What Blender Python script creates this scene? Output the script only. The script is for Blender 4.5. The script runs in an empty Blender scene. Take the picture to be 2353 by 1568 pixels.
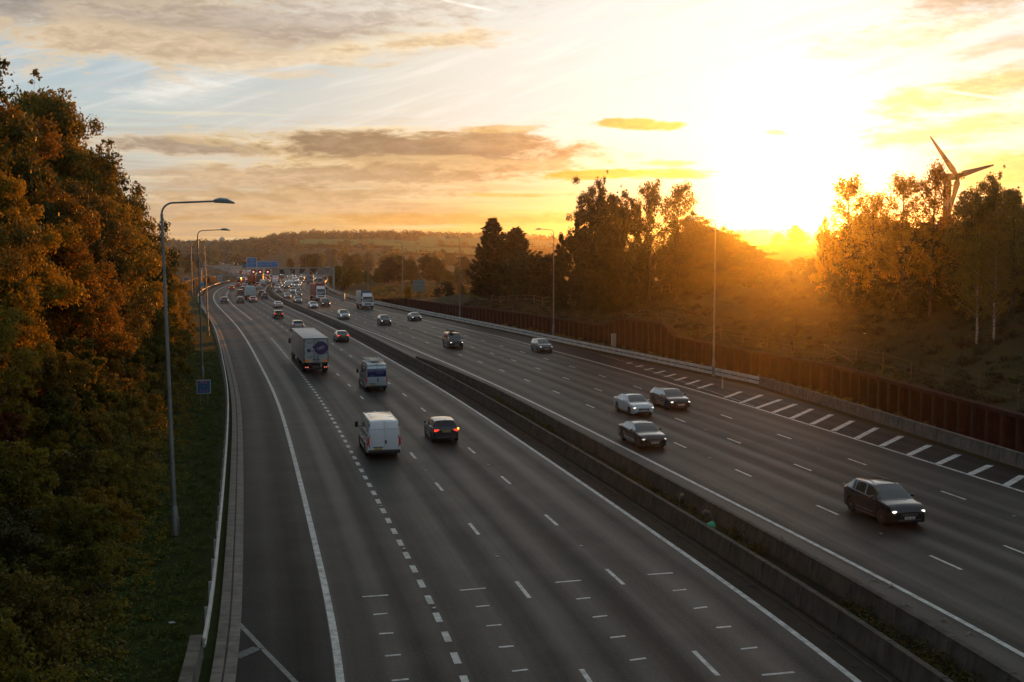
import bpy, bmesh, math, random
import numpy as np
from mathutils import Vector, Matrix

S = bpy.context.scene
COL = S.collection
R = math.radians

# ------------------------------------------------------------------ camera
CAM_H = 12.6
PITCH = math.atan(206.0 / 2650.0)
cam_data = bpy.data.cameras.new("camera")
cam_data.sensor_width = 36.0
cam_data.lens = 36.0 * 2650.0 / 2353.0
cam_data.clip_start = 0.5
cam_data.clip_end = 20000.0
cam = bpy.data.objects.new("camera", cam_data)
cam.location = (0, 0, CAM_H)
cam.rotation_euler = (math.pi / 2 - PITCH, 0, 0)
COL.objects.link(cam)
S.camera = cam

# ------------------------------------------------------------------ colour management
S.view_settings.view_transform = 'Standard'
S.view_settings.look = 'None'
S.view_settings.exposure = 0.0
S.view_settings.gamma = 1.0
S.cycles.use_denoising = True
S.cycles.max_bounces = 6
S.cycles.diffuse_bounces = 3
S.cycles.glossy_bounces = 3
S.cycles.transmission_bounces = 4
S.cycles.volume_bounces = 0
S.cycles.caustics_reflective = False
S.cycles.caustics_refractive = False
S.cycles.sample_clamp_indirect = 4.0

# ------------------------------------------------------------------ sun
SUN_AZ, SUN_EL = R(14.0), R(2.4)
SUN_STRENGTH = 5.0
sd = bpy.data.lights.new("sun", 'SUN')
sd.energy = SUN_STRENGTH
sd.angle = R(0.5)
sd.color = (1.0, 0.31, 0.02)
sun = bpy.data.objects.new("sun", sd)
sv = Vector((math.sin(SUN_AZ) * math.cos(SUN_EL), math.cos(SUN_AZ) * math.cos(SUN_EL), math.sin(SUN_EL)))
sun.rotation_euler = (-sv).to_track_quat('-Z', 'Y').to_euler()
sun.location = (60, 200, 80)
COL.objects.link(sun)

# ------------------------------------------------------------------ world
HAZE_DENSITY = 0.00012
world = bpy.data.worlds.new("World")
S.world = world
world.use_nodes = True
wt = world.node_tree
wt.nodes.clear()


class NT:
    """small helper for building node graphs"""
    def __init__(self, tree):
        self.t = tree

    def n(self, typ, **kw):
        nd = self.t.nodes.new(typ)
        for k, v in kw.items():
            setattr(nd, k, v)
        return nd

    def link(self, a, b):
        self.t.links.new(a, b)

    def put(self, sock, v):
        if v is None:
            return
        if hasattr(v, 'is_output') or hasattr(v, 'links'):
            self.t.links.new(v, sock)
        else:
            if hasattr(sock.default_value, '__len__') and not hasattr(v, '__len__'):
                v = [v] * len(sock.default_value)
            if hasattr(sock.default_value, '__len__') and len(sock.default_value) == 4 and len(v) == 3:
                v = (*v, 1.0)
            sock.default_value = v

    def m(self, op, a, b=None, c=None, clamp=False):
        nd = self.n('ShaderNodeMath', operation=op, use_clamp=clamp)
        for i, v in enumerate((a, b, c)):
            if v is not None:
                self.put(nd.inputs[i], v)
        return nd.outputs[0]

    def vm(self, op, a, b=None):
        nd = self.n('ShaderNodeVectorMath', operation=op)
        self.put(nd.inputs[0], a)
        if b is not None:
            self.put(nd.inputs[1], b)
        return nd.outputs['Value'] if op in ('LENGTH', 'DOT_PRODUCT') else nd.outputs[0]

    def xyz(self, x, y, z=0.0):
        nd = self.n('ShaderNodeCombineXYZ')
        for i, v in enumerate((x, y, z)):
            self.put(nd.inputs[i], v)
        return nd.outputs[0]

    def sep(self, v):
        nd = self.n('ShaderNodeSeparateXYZ')
        self.put(nd.inputs[0], v)
        return nd.outputs

    def noise(self, vec, scale, detail=4.0, rough=0.55, dist=0.0, color=False):
        nd = self.n('ShaderNodeTexNoise')
        if vec is not None:
            self.link(vec, nd.inputs['Vector'])
        nd.inputs['Scale'].default_value = scale
        nd.inputs['Detail'].default_value = detail
        nd.inputs['Roughness'].default_value = rough
        nd.inputs['Distortion'].default_value = dist
        return nd.outputs['Color' if color else 'Fac']

    def ss(self, v, a, b, x=0.0, y=1.0, lin=False):
        nd = self.n('ShaderNodeMapRange', interpolation_type='LINEAR' if lin else 'SMOOTHSTEP')
        self.put(nd.inputs['Value'], v)
        nd.inputs['From Min'].default_value = a
        nd.inputs['From Max'].default_value = b
        nd.inputs['To Min'].default_value = x
        nd.inputs['To Max'].default_value = y
        return nd.outputs[0]

    def mix(self, f, a, b, blend='MIX'):
        nd = self.n('ShaderNodeMix', data_type='RGBA', blend_type=blend)
        nd.clamp_result = False
        self.put(nd.inputs[0], f)
        self.put(nd.inputs[6], a)
        self.put(nd.inputs[7], b)
        return nd.outputs[2]

    def ramp(self, v, stops, interp='LINEAR'):
        nd = self.n('ShaderNodeValToRGB')
        nd.color_ramp.interpolation = interp
        e = nd.color_ramp.elements
        while len(e) < len(stops):
            e.new(0.5)
        for el, (p, c) in zip(e, stops):
            el.position = p
            el.color = (*c, 1.0)
        self.put(nd.inputs[0], v)
        return nd.outputs[0]

    def mapping(self, vec, loc=(0, 0, 0), rot=(0, 0, 0), sc=(1, 1, 1), typ='TEXTURE'):
        nd = self.n('ShaderNodeMapping', vector_type=typ)
        self.link(vec, nd.inputs['Vector'])
        nd.inputs['Location'].default_value = loc
        nd.inputs['Rotation'].default_value = rot
        nd.inputs['Scale'].default_value = sc
        return nd.outputs[0]


def build_world():
    g = NT(wt)
    out = g.n('ShaderNodeOutputWorld')
    bg = g.n('ShaderNodeBackground')
    g.link(bg.outputs[0], out.inputs[0])
    d = g.n('ShaderNodeTexCoord').outputs['Generated']
    x, y, z = g.sep(d)
    deg = 180.0 / math.pi
    az = g.m('MULTIPLY', g.m('ARCTAN2', x, y), deg)
    el = g.m('MULTIPLY', g.m('ARCSINE', g.m('MINIMUM', z, 1.0)), deg)
    a = g.m('SUBTRACT', az, math.degrees(SUN_AZ))
    aa = g.m('ABSOLUTE', a)
    ep = g.m('MAXIMUM', el, 0.0)
    # distance to the sun, drawn out upwards into a pillar of bright air
    D = g.m('SQRT', g.m('ADD', g.m('POWER', aa, 2.0), g.m('POWER', g.m('MULTIPLY', g.m('SUBTRACT', el, 2.3), 0.62), 2.0)))
    k = 1 / 180.0
    base = g.ramp(g.m('MULTIPLY', D, k), [(0, (1, .74, .36)), (1.2 * k, (.80, .60, .32)), (2.6 * k, (.30, .28, .23)), (5 * k, (.168, .172, .170)),
                                          (9 * k, (.140, .152, .152)), (14 * k, (.138, .144, .136)), (19 * k, (.134, .132, .116)), (25 * k, (.112, .115, .106)),
                                          (33 * k, (.091, .106, .104)), (42 * k, (.077, .097, .105)), (60 * k, (.084, .100, .110)), (110 * k, (.060, .074, .088)), (180 * k, (.044, .056, .072))])
    base = g.vm('MULTIPLY', base, (6.0, 6.0, 6.0))
    hi = g.m('MULTIPLY', g.ss(ep, 5.0, 11), g.ss(D, 18, 30))
    base = g.mix(g.m('MULTIPLY', hi, .85), base, (.35, .49, .62))
    hi2 = g.m('MULTIPLY', g.ss(ep, 13.5, 36), g.ss(D, 8, 24))
    base = g.mix(hi2, base, (.20, .235, .265))
    # warm band above the horizon
    warm = g.ramp(g.m('MULTIPLY', aa, k), [(0, (.75, .47, .12)), (4 * k, (.46, .34, .10)), (9 * k, (.35, .27, .095)), (13 * k, (.325, .225, .060)), (20 * k, (.262, .186, .074)),
                                           (33 * k, (.212, .160, .102)), (70 * k, (.12, .09, .07)), (180 * k, (.05, .05, .055))])
    warm = g.vm('MULTIPLY', warm, (3.0, 3.0, 3.0))
    wf = g.m('MULTIPLY', g.ss(ep, 1.0, 6.0, 1.0, 0.0), g.ss(aa, 2.0, 11.0, 0.25, 0.95))
    col = g.mix(wf, base, warm)
    low = g.ramp(g.m('MULTIPLY', aa, k), [(0, (.8, .5, .1)), (8 * k, (.36, .235, .035)), (20 * k, (.280, .176, .048)), (35 * k, (.275, .180, .086)), (90 * k, (.10, .08, .06)), (180 * k, (.05, .05, .055))])
    low = g.vm('MULTIPLY', low, (3.0, 3.0, 3.0))
    col = g.mix(g.m('MULTIPLY', g.ss(ep, .2, 2.6, 1.0, 0.0), g.ss(aa, 3, 10, .2, .85)), col, low)

    # ---- clouds, laid out in azimuth / elevation degrees
    P = g.xyz(az, el, 0.0)
    n1 = g.noise(g.mapping(P, sc=(4.2, 1.0, 1)), 1.0, 9.0, 0.66, 0.5)
    n2 = g.noise(g.mapping(P, loc=(40, 9, 0), sc=(1.3, 0.40, 1)), 1.0, 8.0, 0.68, 0.3)
    nn = g.m('ADD', g.m('MULTIPLY', g.m('SUBTRACT', n1, 0.5), 6.0), g.m('MULTIPLY', g.m('SUBTRACT', n2, 0.5), 2.6))
    # low stratus streaks away from the sun
    sa = g.noise(g.mapping(P, loc=(7, 3, 0), sc=(9.0, 0.42, 1)), 1.0, 7.0, 0.6, 0.35)
    sm = g.m('MULTIPLY', g.ss(sa, .47, .60), g.m('MULTIPLY', g.ss(ep, 7.5, 4.0), g.ss(aa, 9, 18)))
    sb = g.m('MULTIPLY', g.ss(sa, .47, .36), g.m('MULTIPLY', g.ss(ep, 8.5, 5.0), g.ss(aa, 8, 16)))
    col = g.mix(g.m('MULTIPLY', sb, .6), col, (.96, .80, .50))
    col = g.mix(g.m('MULTIPLY', sm, .6), col, g.mix(g.ss(aa, 12, 30), (.60, .40, .16), (.52, .40, .28)))
    # thin diagonal cirrus
    ci = g.noise(g.mapping(P, rot=(0, 0, R(17)), sc=(7.5, 0.62, 1)), 1.0, 5.0, 0.6, 0.6)
    cm = g.m('MULTIPLY', g.ss(ci, 0.46, 0.72), g.m('MULTIPLY', g.ss(ep, 4.0, 6.5), g.ss(ep, 20, 12)))
    col = g.mix(g.m('MULTIPLY', cm, 0.55), col, g.mix(g.ss(D, 8, 32), (1.10, 1.05, .93), (.80, .80, .76)))
    cg = g.m('MULTIPLY', g.ss(g.noise(g.mapping(P, rot=(0, 0, R(14)), loc=(3, 5, 0), sc=(9, 0.9, 1)), 1.0, 5.0, 0.6, 0.5), 0.50, 0.72), g.ss(ep, 5.0, 8.0))
    col = g.mix(g.m('MULTIPLY', cg, 0.30), col, g.mix(g.ss(D, 6, 22), (.92, .84, .62), (.60, .58, .54)))

    def pa(px):
        return math.degrees(math.atan((px - 1176.5) / 2650.0))

    def pe(py):
        return math.degrees(math.atan((578.0 - py) / 2650.0))

    def cloud(px, py, rx, ry, c, op, rot=0.0, soft=0.45, nz=0.55, rim=None):
        nonlocal col
        v = g.mapping(P, loc=(pa(px), pe(py), 0), rot=(0, 0, R(rot)), sc=(rx / 46.2, ry / 46.2, 1))
        r = g.m('ADD', g.vm('LENGTH', v), g.m('MULTIPLY', nn, nz))
        if rim is not None:
            rm = g.ss(r, 1.0 + soft * 1.5, 1.0 - soft * 0.6)
            col = g.mix(g.m('MULTIPLY', rm, op * 0.8), col, rim)
        mk = g.ss(r, 1.0 + soft * .7, 1.0 - soft)
        cc = g.mix(g.ss(n2, .36, .66), tuple(v * .86 for v in c), tuple(v * 1.22 for v in c))
        col = g.mix(g.m('MULTIPLY', mk, op), col, cc)
    grey, rimc = (.325, .29, .275), (.84, .66, .43)
    cloud(700, 150, 360, 26, (.80, .63, .42), .75, 6, .6)
    cloud(150, 40, 420, 96, grey, .92, -2, .5, .5, rimc)
    cloud(560, 84, 330, 62, (.43, .35, .29), .85, 4, .55, .6, rimc)
    cloud(300, 128, 230, 26, (.62, .47, .33), .85, 0, .5, .6, rimc)
    cloud(860, 40, 300, 34, (.66, .60, .53), .6, 3, .7)
    cloud(960, 108, 190, 15, (.74, .56, .34), .85, 6, .5, .5, (1.0, .86, .6))
    cloud(440, 222, 130, 30, (.93, .90, .82), .55, 12, .8)
    cloud(480, 350, 250, 17, (.37, .295, .225), .95, -1, .45, .5, (.86, .66, .42))
    cloud(960, 348, 340, 42, (.28, .205, .135), .97, -2, .35, .42, (.92, .68, .34))
    cloud(1050, 385, 230, 24, (.40, .28, .15), .9, -1, .4, .5)
    cloud(1120, 330, 150, 20, (.40, .28, .16), .9, -3, .4, .5)
    cloud(900, 402, 330, 26, (.42, .295, .165), .9, 1, .45, .5, (.95, .70, .36))
    cloud(600, 415, 360, 22, (.60, .44, .28), .8, 0, .5, .5)
    cloud(760, 450, 330, 15, (.54, .37, .19), .8, 1, .5, .5)
    cloud(560, 480, 420, 22, (.66, .45, .25), .7, 0, .6, .5)
    cloud(1000, 505, 500, 12, (.66, .37, .09), .75, 0, .5, .5)
    cloud(1150, 300, 120, 7, (.70, .48, .2), .8, 1, .5, .6)
    cloud(1450, 292, 100, 11, (.72, .43, .07), .92, -2, .35, .45)
    cloud(1420, 404, 165, 13, (.76, .42, .05), .92, 1, .4, .5)
    cloud(1530, 379, 70, 7, (.95, .66, .16), .8, 0, .5, .5)
    cloud(1776, 314, 22, 6, (.95, .72, .25), .8, 0, .5, .4)
    cloud(1180, 450, 130, 5, (.72, .43, .08), .7, 0, .5, .5)
    cloud(2290, 30, 210, 40, (.56, .52, .40), .95, 14, .6, .6)
    cloud(2220, 100, 150, 12, (.72, .64, .46), .7, 14, .6, .6)
    cloud(2330, 140, 130, 16, (.66, .57, .38), .7, 12, .6, .6)
    cloud(2300, 230, 260, 34, (.80, .60, .26), .85, 8, .7, .6)
    cloud(2190, 320, 260, 26, (.95, .74, .32), .85, 3, .7, .6)
    cloud(2330, 410, 150, 44, (.82, .60, .22), .9, 3, .7, .5)
    cloud(2060, 120, 200, 30, (1.0, .90, .66), .7, 8, .8, .6)
    # contrails
    cloud(1070, 24, 75, 3.0, (1.0, .95, .86), .8, -11, .5, .12)
    cloud(2230, 250, 135, 3.6, (1.25, 1.12, .82), .8, -11, .5, .12)

    # physical sky adds a small even share
    sk = g.n('ShaderNodeTexSky', sky_type='NISHITA')
    sk.sun_disc = False
    sk.sun_elevation = SUN_EL
    sk.sun_rotation = SUN_AZ
    sk.air_density = 1.4
    sk.dust_density = 2.0
    col = g.vm('ADD', g.vm('MULTIPLY', col, (.97, .97, .97)), g.vm('MULTIPLY', sk.outputs[0], (.012, .012, .012)))
    # below the horizon: dim ground colour
    col = g.mix(g.ss(el, -0.4, -3.0), col, (.05, .045, .035))
    g.link(col, bg.inputs['Color'])
    bg.inputs['Strength'].default_value = 1.0


build_world()
world.cycles.sampling_method = 'MANUAL'
world.cycles.sample_map_resolution = 1024

# ------------------------------------------------------------------ materials
MATS = {}


def newmat(name):
    m = bpy.data.materials.new(name)
    m.use_nodes = True
    m.node_tree.nodes.clear()
    g = NT(m.node_tree)
    out = g.n('ShaderNodeOutputMaterial')
    p = g.n('ShaderNodeBsdfPrincipled')
    g.link(p.outputs[0], out.inputs[0])
    MATS[name] = m
    return m, g, p, out


def mat(name, col, rough=0.6, metal=0.0, spec=0.5, coat=0.0, emit=None, es=0.0, var=0.0, vscale=3.0, bump=0.0):
    if name in MATS:
        return MATS[name]
    m, g, p, out = newmat(name)
    c = (*col, 1.0)
    p.inputs['Base Color'].default_value = c
    p.inputs['Roughness'].default_value = rough
    p.inputs['Metallic'].default_value = metal
    p.inputs['Specular IOR Level'].default_value = spec
    if coat:
        p.inputs['Coat Weight'].default_value = coat
        p.inputs['Coat Roughness'].default_value = 0.06
    if emit:
        p.inputs['Emission Color'].default_value = (*emit, 1.0)
        p.inputs['Emission Strength'].default_value = es
    if var:
        tc = g.n('ShaderNodeTexCoord').outputs['Object']
        nz = g.noise(tc, vscale, 6.0, 0.65)
        f = g.ss(nz, 0.3, 0.72)
        g.link(g.mix(f, tuple(v * (1 - var) for v in col), tuple(min(1, v * (1 + var)) for v in col)), p.inputs['Base Color'])
        if bump:
            b = g.n('ShaderNodeBump')
            b.inputs['Strength'].default_value = bump
            b.inputs['Distance'].default_value = 0.05
            g.link(nz, b.inputs['Height'])
            g.link(b.outputs[0], p.inputs['Normal'])
    return m


# ------------------------------------------------------------------ mesh helpers
def mesh_from(name, V, F4, tint=None, uv=None, mats=None, midx=None, smooth=None):
    """V (n,3), F4 (m,4) quads -> mesh"""
    me = bpy.data.meshes.new(name)
    V = np.asarray(V, np.float32)
    F4 = np.asarray(F4, np.int32)
    me.vertices.add(len(V))
    me.vertices.foreach_set('co', V.ravel())
    me.loops.add(F4.size)
    me.loops.foreach_set('vertex_index', F4.ravel())
    me.polygons.add(len(F4))
    me.polygons.foreach_set('loop_start', np.arange(0, F4.size, F4.shape[1], dtype=np.int32))
    if midx is not None:
        me.polygons.foreach_set('material_index', np.asarray(midx, np.int32))
    if smooth is not None:
        me.polygons.foreach_set('use_smooth', np.full(len(F4), smooth, bool))
    me.update(calc_edges=True)
    if tint is not None:
        at = me.attributes.new('tint', 'FLOAT', 'FACE')
        at.data.foreach_set('value', np.asarray(tint, np.float32))
    if uv is not None:
        ul = me.uv_layers.new(name='UVMap')
        ul.data.foreach_set('uv', np.asarray(uv, np.float32)[F4.ravel()].ravel())
    for m in mats or []:
        me.materials.append(m)
    return me


def link(name, me, parent=None, loc=None, rotz=0.0):
    o = bpy.data.objects.new(name, me)
    COL.objects.link(o)
    if parent is not None:
        o.parent = parent
    if loc is not None:
        o.location = loc
    if rotz:
        o.rotation_euler = (0, 0, rotz)
    return o


def tag(o, label=None, cat=None, group=None, kind=None):
    if label:
        o['label'] = label
    if cat:
        o['category'] = cat
    if group:
        o['group'] = group
    if kind:
        o['kind'] = kind
    return o


def thing(name, label, cat, loc=(0, 0, 0), rotz=0.0, group=None):
    o = bpy.data.objects.new(name, None)
    o.empty_display_size = 0.3
    COL.objects.link(o)
    o.location = loc
    o.rotation_euler = (0, 0, rotz)
    return tag(o, label, cat, group)


KIDS = {}


def dup(root, loc, rotz=0.0, scale=None, label=None, group=None, cat=None, swap=None):
    """copy a thing with copies of its parts and sub-parts; swap = {material name: material}"""
    def cp(o, parent):
        c = o.copy()
        COL.objects.link(c)
        if parent is not None:
            c.parent = parent
        if swap and c.type == 'MESH':
            for s in c.material_slots:
                if s.material and s.material.name in swap:
                    new = swap[s.material.name]
                    s.link = 'OBJECT'
                    s.material = new
        for ch in list(o.children):
            cp(ch, c)
        return c
    r = cp(root, None)
    r.location = loc
    r.rotation_euler = (0, 0, rotz)
    if scale is not None:
        r.scale = scale if hasattr(scale, '__len__') else (scale,) * 3
    if label:
        r['label'] = label
    if group:
        r['group'] = group
    elif 'group' in r:
        del r['group']
    if cat:
        r['category'] = cat
    return r


def reslot(o, table):
    """swap materials on an existing object tree (object-level slots)"""
    for c in [o] + list(o.children_recursive):
        if c.type == 'MESH':
            for s in c.material_slots:
                if s.material and s.material.name in table:
                    new = table[s.material.name]
                    s.link = 'OBJECT'
                    s.material = new


class MB:
    """collects polygons of any size and builds ONE mesh object"""
    def __init__(self):
        self.v, self.f, self.m = [], [], []

    def add(self, V, F, mi=0):
        b = len(self.v)
        self.v.extend([tuple(p) for p in V])
        for q in F:
            self.f.append([b + i for i in q])
            self.m.append(mi)
        return self

    def box(self, c, s, mi=0, rot=None, taper=1.0):
        x, y, z = s[0] / 2, s[1] / 2, s[2] / 2
        P = [(-x, -y, -z), (x, -y, -z), (x, y, -z), (-x, y, -z), (-x * taper, -y * taper, z), (x * taper, -y * taper, z), (x * taper, y * taper, z), (-x * taper, y * taper, z)]
        M = Matrix.Rotation(rot, 3, 'Z') if isinstance(rot, (int, float)) else rot
        Q = []
        for p in P:
            w = Vector(p)
            if M is not None:
                w = M @ w
            Q.append((w.x + c[0], w.y + c[1], w.z + c[2]))
        return self.add(Q, [(0, 3, 2, 1), (4, 5, 6, 7), (0, 1, 5, 4), (1, 2, 6, 5), (2, 3, 7, 6), (3, 0, 4, 7)], mi)

    def rbox(self, c, s, b=0.05, mi=0, seg=2, rot=None):
        bm = bmesh.new()
        bmesh.ops.create_cube(bm, size=1.0)
        for v in bm.verts:
            v.co = Vector((v.co.x * s[0], v.co.y * s[1], v.co.z * s[2]))
        bmesh.ops.bevel(bm, geom=bm.edges[:], offset=min(b, min(s) * 0.49), segments=seg, affect='EDGES', profile=0.5)
        bm.verts.index_update()
        M = Matrix.Rotation(rot, 3, 'Z') if isinstance(rot, (int, float)) else rot
        V = []
        for v in bm.verts:
            w = v.co if M is None else M @ v.co
            V.append((w.x + c[0], w.y + c[1], w.z + c[2]))
        self.add(V, [[v.index for v in f.verts] for f in bm.faces], mi)
        bm.free()
        return self

    def tube(self, pts, rad, n=8, mi=0, cap=True):
        pts = [Vector(p) for p in pts]
        if not hasattr(rad, '__len__'):
            rad = [rad] * len(pts)
        V, F = [], []
        up = None
        for i, p in enumerate(pts):
            d = (pts[min(i + 1, len(pts) - 1)] - pts[max(i - 1, 0)]).normalized()
            if up is None:
                up = Vector((1, 0, 0)) if abs(d.x) < 0.8 else Vector((0, 1, 0))
            a = (up - d * up.dot(d)).normalized()
            b = d.cross(a)
            up = a
            for k in range(n):
                t = 2 * math.pi * k / n
                V.append(tuple(p + (a * math.cos(t) + b * math.sin(t)) * rad[i]))
        for i in range(len(pts) - 1):
            for k in range(n):
                F.append((i * n + k, i * n + (k + 1) % n, (i + 1) * n + (k + 1) % n, (i + 1) * n + k))
        if cap:
            F.append(tuple(reversed(range(n))))
            F.append(tuple(range((len(pts) - 1) * n, len(pts) * n)))
        return self.add(V, F, mi)

    def lathe_y(self, prof, n=24, c=(0, 0, 0), mi=0, closed=False):
        """prof: [(y, r)] turned about the y axis"""
        V, F = [], []
        for (yy, r) in prof:
            for k in range(n):
                t = 2 * math.pi * k / n
                V.append((c[0] + r * math.cos(t), c[1] + yy, c[2] + r * math.sin(t)))
        for i in range(len(prof) - 1):
            for k in range(n):
                F.append((i * n + k, i * n + (k + 1) % n, (i + 1) * n + (k + 1) % n, (i + 1) * n + k))
        if not closed:
            F.append(tuple(range(n)))
            F.append(tuple(reversed(range((len(prof) - 1) * n, len(prof) * n))))
        return self.add(V, F, mi)

    def prism(self, poly, axis_fn, t0, t1, mi=0):
        """poly [(a,b)] extruded from t0 to t1; axis_fn(a,b,t) -> xyz"""
        n = len(poly)
        V = [axis_fn(a, b, t0) for a, b in poly] + [axis_fn(a, b, t1) for a, b in poly]
        F = [tuple(range(n)), tuple(reversed(range(n, 2 * n)))] + [(i, n + i, n + (i + 1) % n, (i + 1) % n) for i in range(n)]
        return self.add(V, F, mi)

    def mesh(self, name, mats, smooth=None, fix=True):
        me = bpy.data.meshes.new(name)
        me.from_pydata(self.v, [], self.f)
        for m in (mats if isinstance(mats, (list, tuple)) else [mats]):
            me.materials.append(m)
        me.polygons.foreach_set('material_index', np.array(self.m, np.int32))
        if fix:
            bm = bmesh.new()
            bm.from_mesh(me)
            bmesh.ops.recalc_face_normals(bm, faces=bm.faces[:])
            bm.to_mesh(me)
            bm.free()
        if smooth is not None:
            me.polygons.foreach_set('use_smooth', np.ones(len(me.polygons), bool))
            me.set_sharp_from_angle(angle=R(smooth))
        me.update()
        return me

    def build(self, name, mats, parent=None, loc=None, rotz=0.0, smooth=None):
        return link(name, self.mesh(name, mats, smooth), parent, loc, rotz)


# ------------------------------------------------------------------ road alignment
ZS = np.array([-60, 0, 33, 50, 75, 100.6, 130, 166.5, 215, 262.9, 310, 360, 418.9, 459, 512, 620, 800, 1043, 1236, 1451.])
XS = np.array([15.5, 13.2, 9.9, 6.35, 0.55, -5.65, -13.4, -23.3, -37.2, -51.6, -65.0, -77.3, -89.0, -95.5, -103, -131, -184, -262, -336, -428.])


def _spl():
    n = len(ZS)
    h = np.diff(ZS)
    A = np.zeros((n, n))
    b = np.zeros(n)
    A[0, 0] = A[-1, -1] = 1
    for i in range(1, n - 1):
        A[i, i - 1] = h[i - 1]
        A[i, i] = 2 * (h[i - 1] + h[i])
        A[i, i + 1] = h[i]
        b[i] = 6 * ((XS[i + 1] - XS[i]) / h[i] - (XS[i] - XS[i - 1]) / h[i - 1])
    return np.linalg.solve(A, b)


_M = _spl()


def ref(t):
    """x and dx/dy of the line beside the central reserve (left carriageway) at distance t"""
    z = np.asarray(t, float)
    i = np.clip(np.searchsorted(ZS, z) - 1, 0, len(ZS) - 2)
    h = ZS[i + 1] - ZS[i]
    u = z - ZS[i]
    a = (XS[i + 1] - XS[i]) / h - h * (2 * _M[i] + _M[i + 1]) / 6
    v = XS[i] + a * u + _M[i] / 2 * u * u + (_M[i + 1] - _M[i]) / (6 * h) * u ** 3
    dd = a + _M[i] * u + (_M[i + 1] - _M[i]) / (2 * h) * u * u
    return v, dd


def P(t, o):
    """plan point at distance t along the road, o metres to the right of the reference line"""
    x, d = ref(t)
    c = 1 / np.sqrt(1 + d * d)
    return x + o * c, t - o * d * c


def heading(t):
    d = ref(t)[1]
    return math.atan2(1.0, float(d))        # angle of the direction of travel (away from the camera)


def to_off(x, y):
    x = np.asarray(x, float)
    y = np.asarray(y, float)
    t = y.copy()
    o = np.zeros_like(y)
    for _ in range(6):
        tc = np.clip(t, -60, 1450)
        rx, d = ref(tc)
        c = 1 / np.sqrt(1 + d * d)
        o = (x - rx) * c - (y - tc) * d * c
        t = np.clip(y + o * d * c, -60, 1450)
    return o, t


_TT = np.linspace(-60, 1450, 6041)
_xx = ref(_TT)[0]
_SS = np.concatenate([[0], np.cumsum(np.hypot(np.diff(_TT), np.diff(_xx)))])


def t_at(s):
    return np.interp(s, _SS, _TT)


def s_at(t):
    return float(np.interp(t, _TT, _SS))


def L(pts):
    a = np.array([p[0] for p in pts], float)
    b = np.array([p[1] for p in pts], float)
    return lambda t: np.interp(t, a, b)


R1 = L([(-60, 6.4), (35, 6.4), (64, 6.2), (126, 5.8), (175, 4.9), (197, 4.3), (260, 3.7), (330, 3.4), (1450, 3.4)])
R5 = L([(-60, 22.2), (55, 22.2), (87, 22.6), (128, 22.4), (168, 21.7), (200, 19.7), (241, 17.6), (310, 16.6), (1450, 16.4)])
KR = L([(-60, 26.3), (60, 26.3), (100, 29.8), (147, 26.9), (216, 23.4), (300, 20.8), (1450, 20.4)])   # right barrier line
WR = L([(-60, 28.2), (63, 28.3), (93, 32.9), (127, 32.4), (150, 31.8), (175, 30.5), (216, 27.0), (300, 24.0), (1450, 24)])   # sheet pile wall
WH = L([(-60, 2.75), (63, 2.7), (113, 2.6), (126, 2.75), (129.5, 4.05), (142, 4.0), (150, 2.6), (200, 2.5), (250, 2.1), (275, 1.0), (285, .2), (1450, .2)])
WL = 1.78                                     # left median wall
WM = L([(-60, 3.9), (60, 3.82), (100, 3.75), (118, 3.2), (129, 2.45), (131, 2.3), (1450, 2.2)])
KL = -17.75
BL = L([(-60, 8.5), (60, 9.0), (120, 8.0), (150, 6.0), (200, 2.6), (250, 1.2), (320, 1.0), (380, 2.4), (460, 3.0), (520, 2), (700, 1.5)])
BR = L([(-60, 6.0), (60, 6.0), (150, 6.0), (190, 4.5), (230, 3.0), (265, 1.0), (300, 0.2), (1450, 0.2)])


def smooth01(v):
    v = np.clip(v, 0, 1)
    return v * v * (3 - 2 * v)


_SKY = [(-900, 552), (390, 553), (480, 557), (540, 556), (600, 549), (650, 541), (720, 536), (850, 537), (1000, 541), (1100, 544), (1250, 550), (1300, 551), (1600, 546),
        (1700, 534), (1760, 533), (1880, 536), (2100, 531), (2353, 529), (3300, 529)]
_su = np.array([(p[0] - 1176.5) / 2650 for p in _SKY])
_sh = np.array([12.6 + (578 - p[1]) / 2650 * 2300 - 8.0 for p in _SKY])


def hill(x, y):
    u = np.clip(x / np.maximum(y, 50), -1.2, 1.2)
    H = np.interp(u, _su, _sh)
    r = H * smooth01((y - 800) / 1450)
    roll = 3.0 * np.sin(x * 0.0041 + 1.3) * np.sin(y * 0.0033 + .4) * smooth01((y - 700) / 500)
    # added rise behind the right bank, towards the sun, to shorten the haze path
    hn = np.interp(x / np.maximum(y, 50), [.13, .19, .30, .5, .9], [0, 15.0, 15.5, 15.0, 12.0]) * smooth01((y - 235) / 200)
    hn = hn * (1 - smooth01((y - 560) / 500))
    return np.maximum(r + roll, hn)


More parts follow.
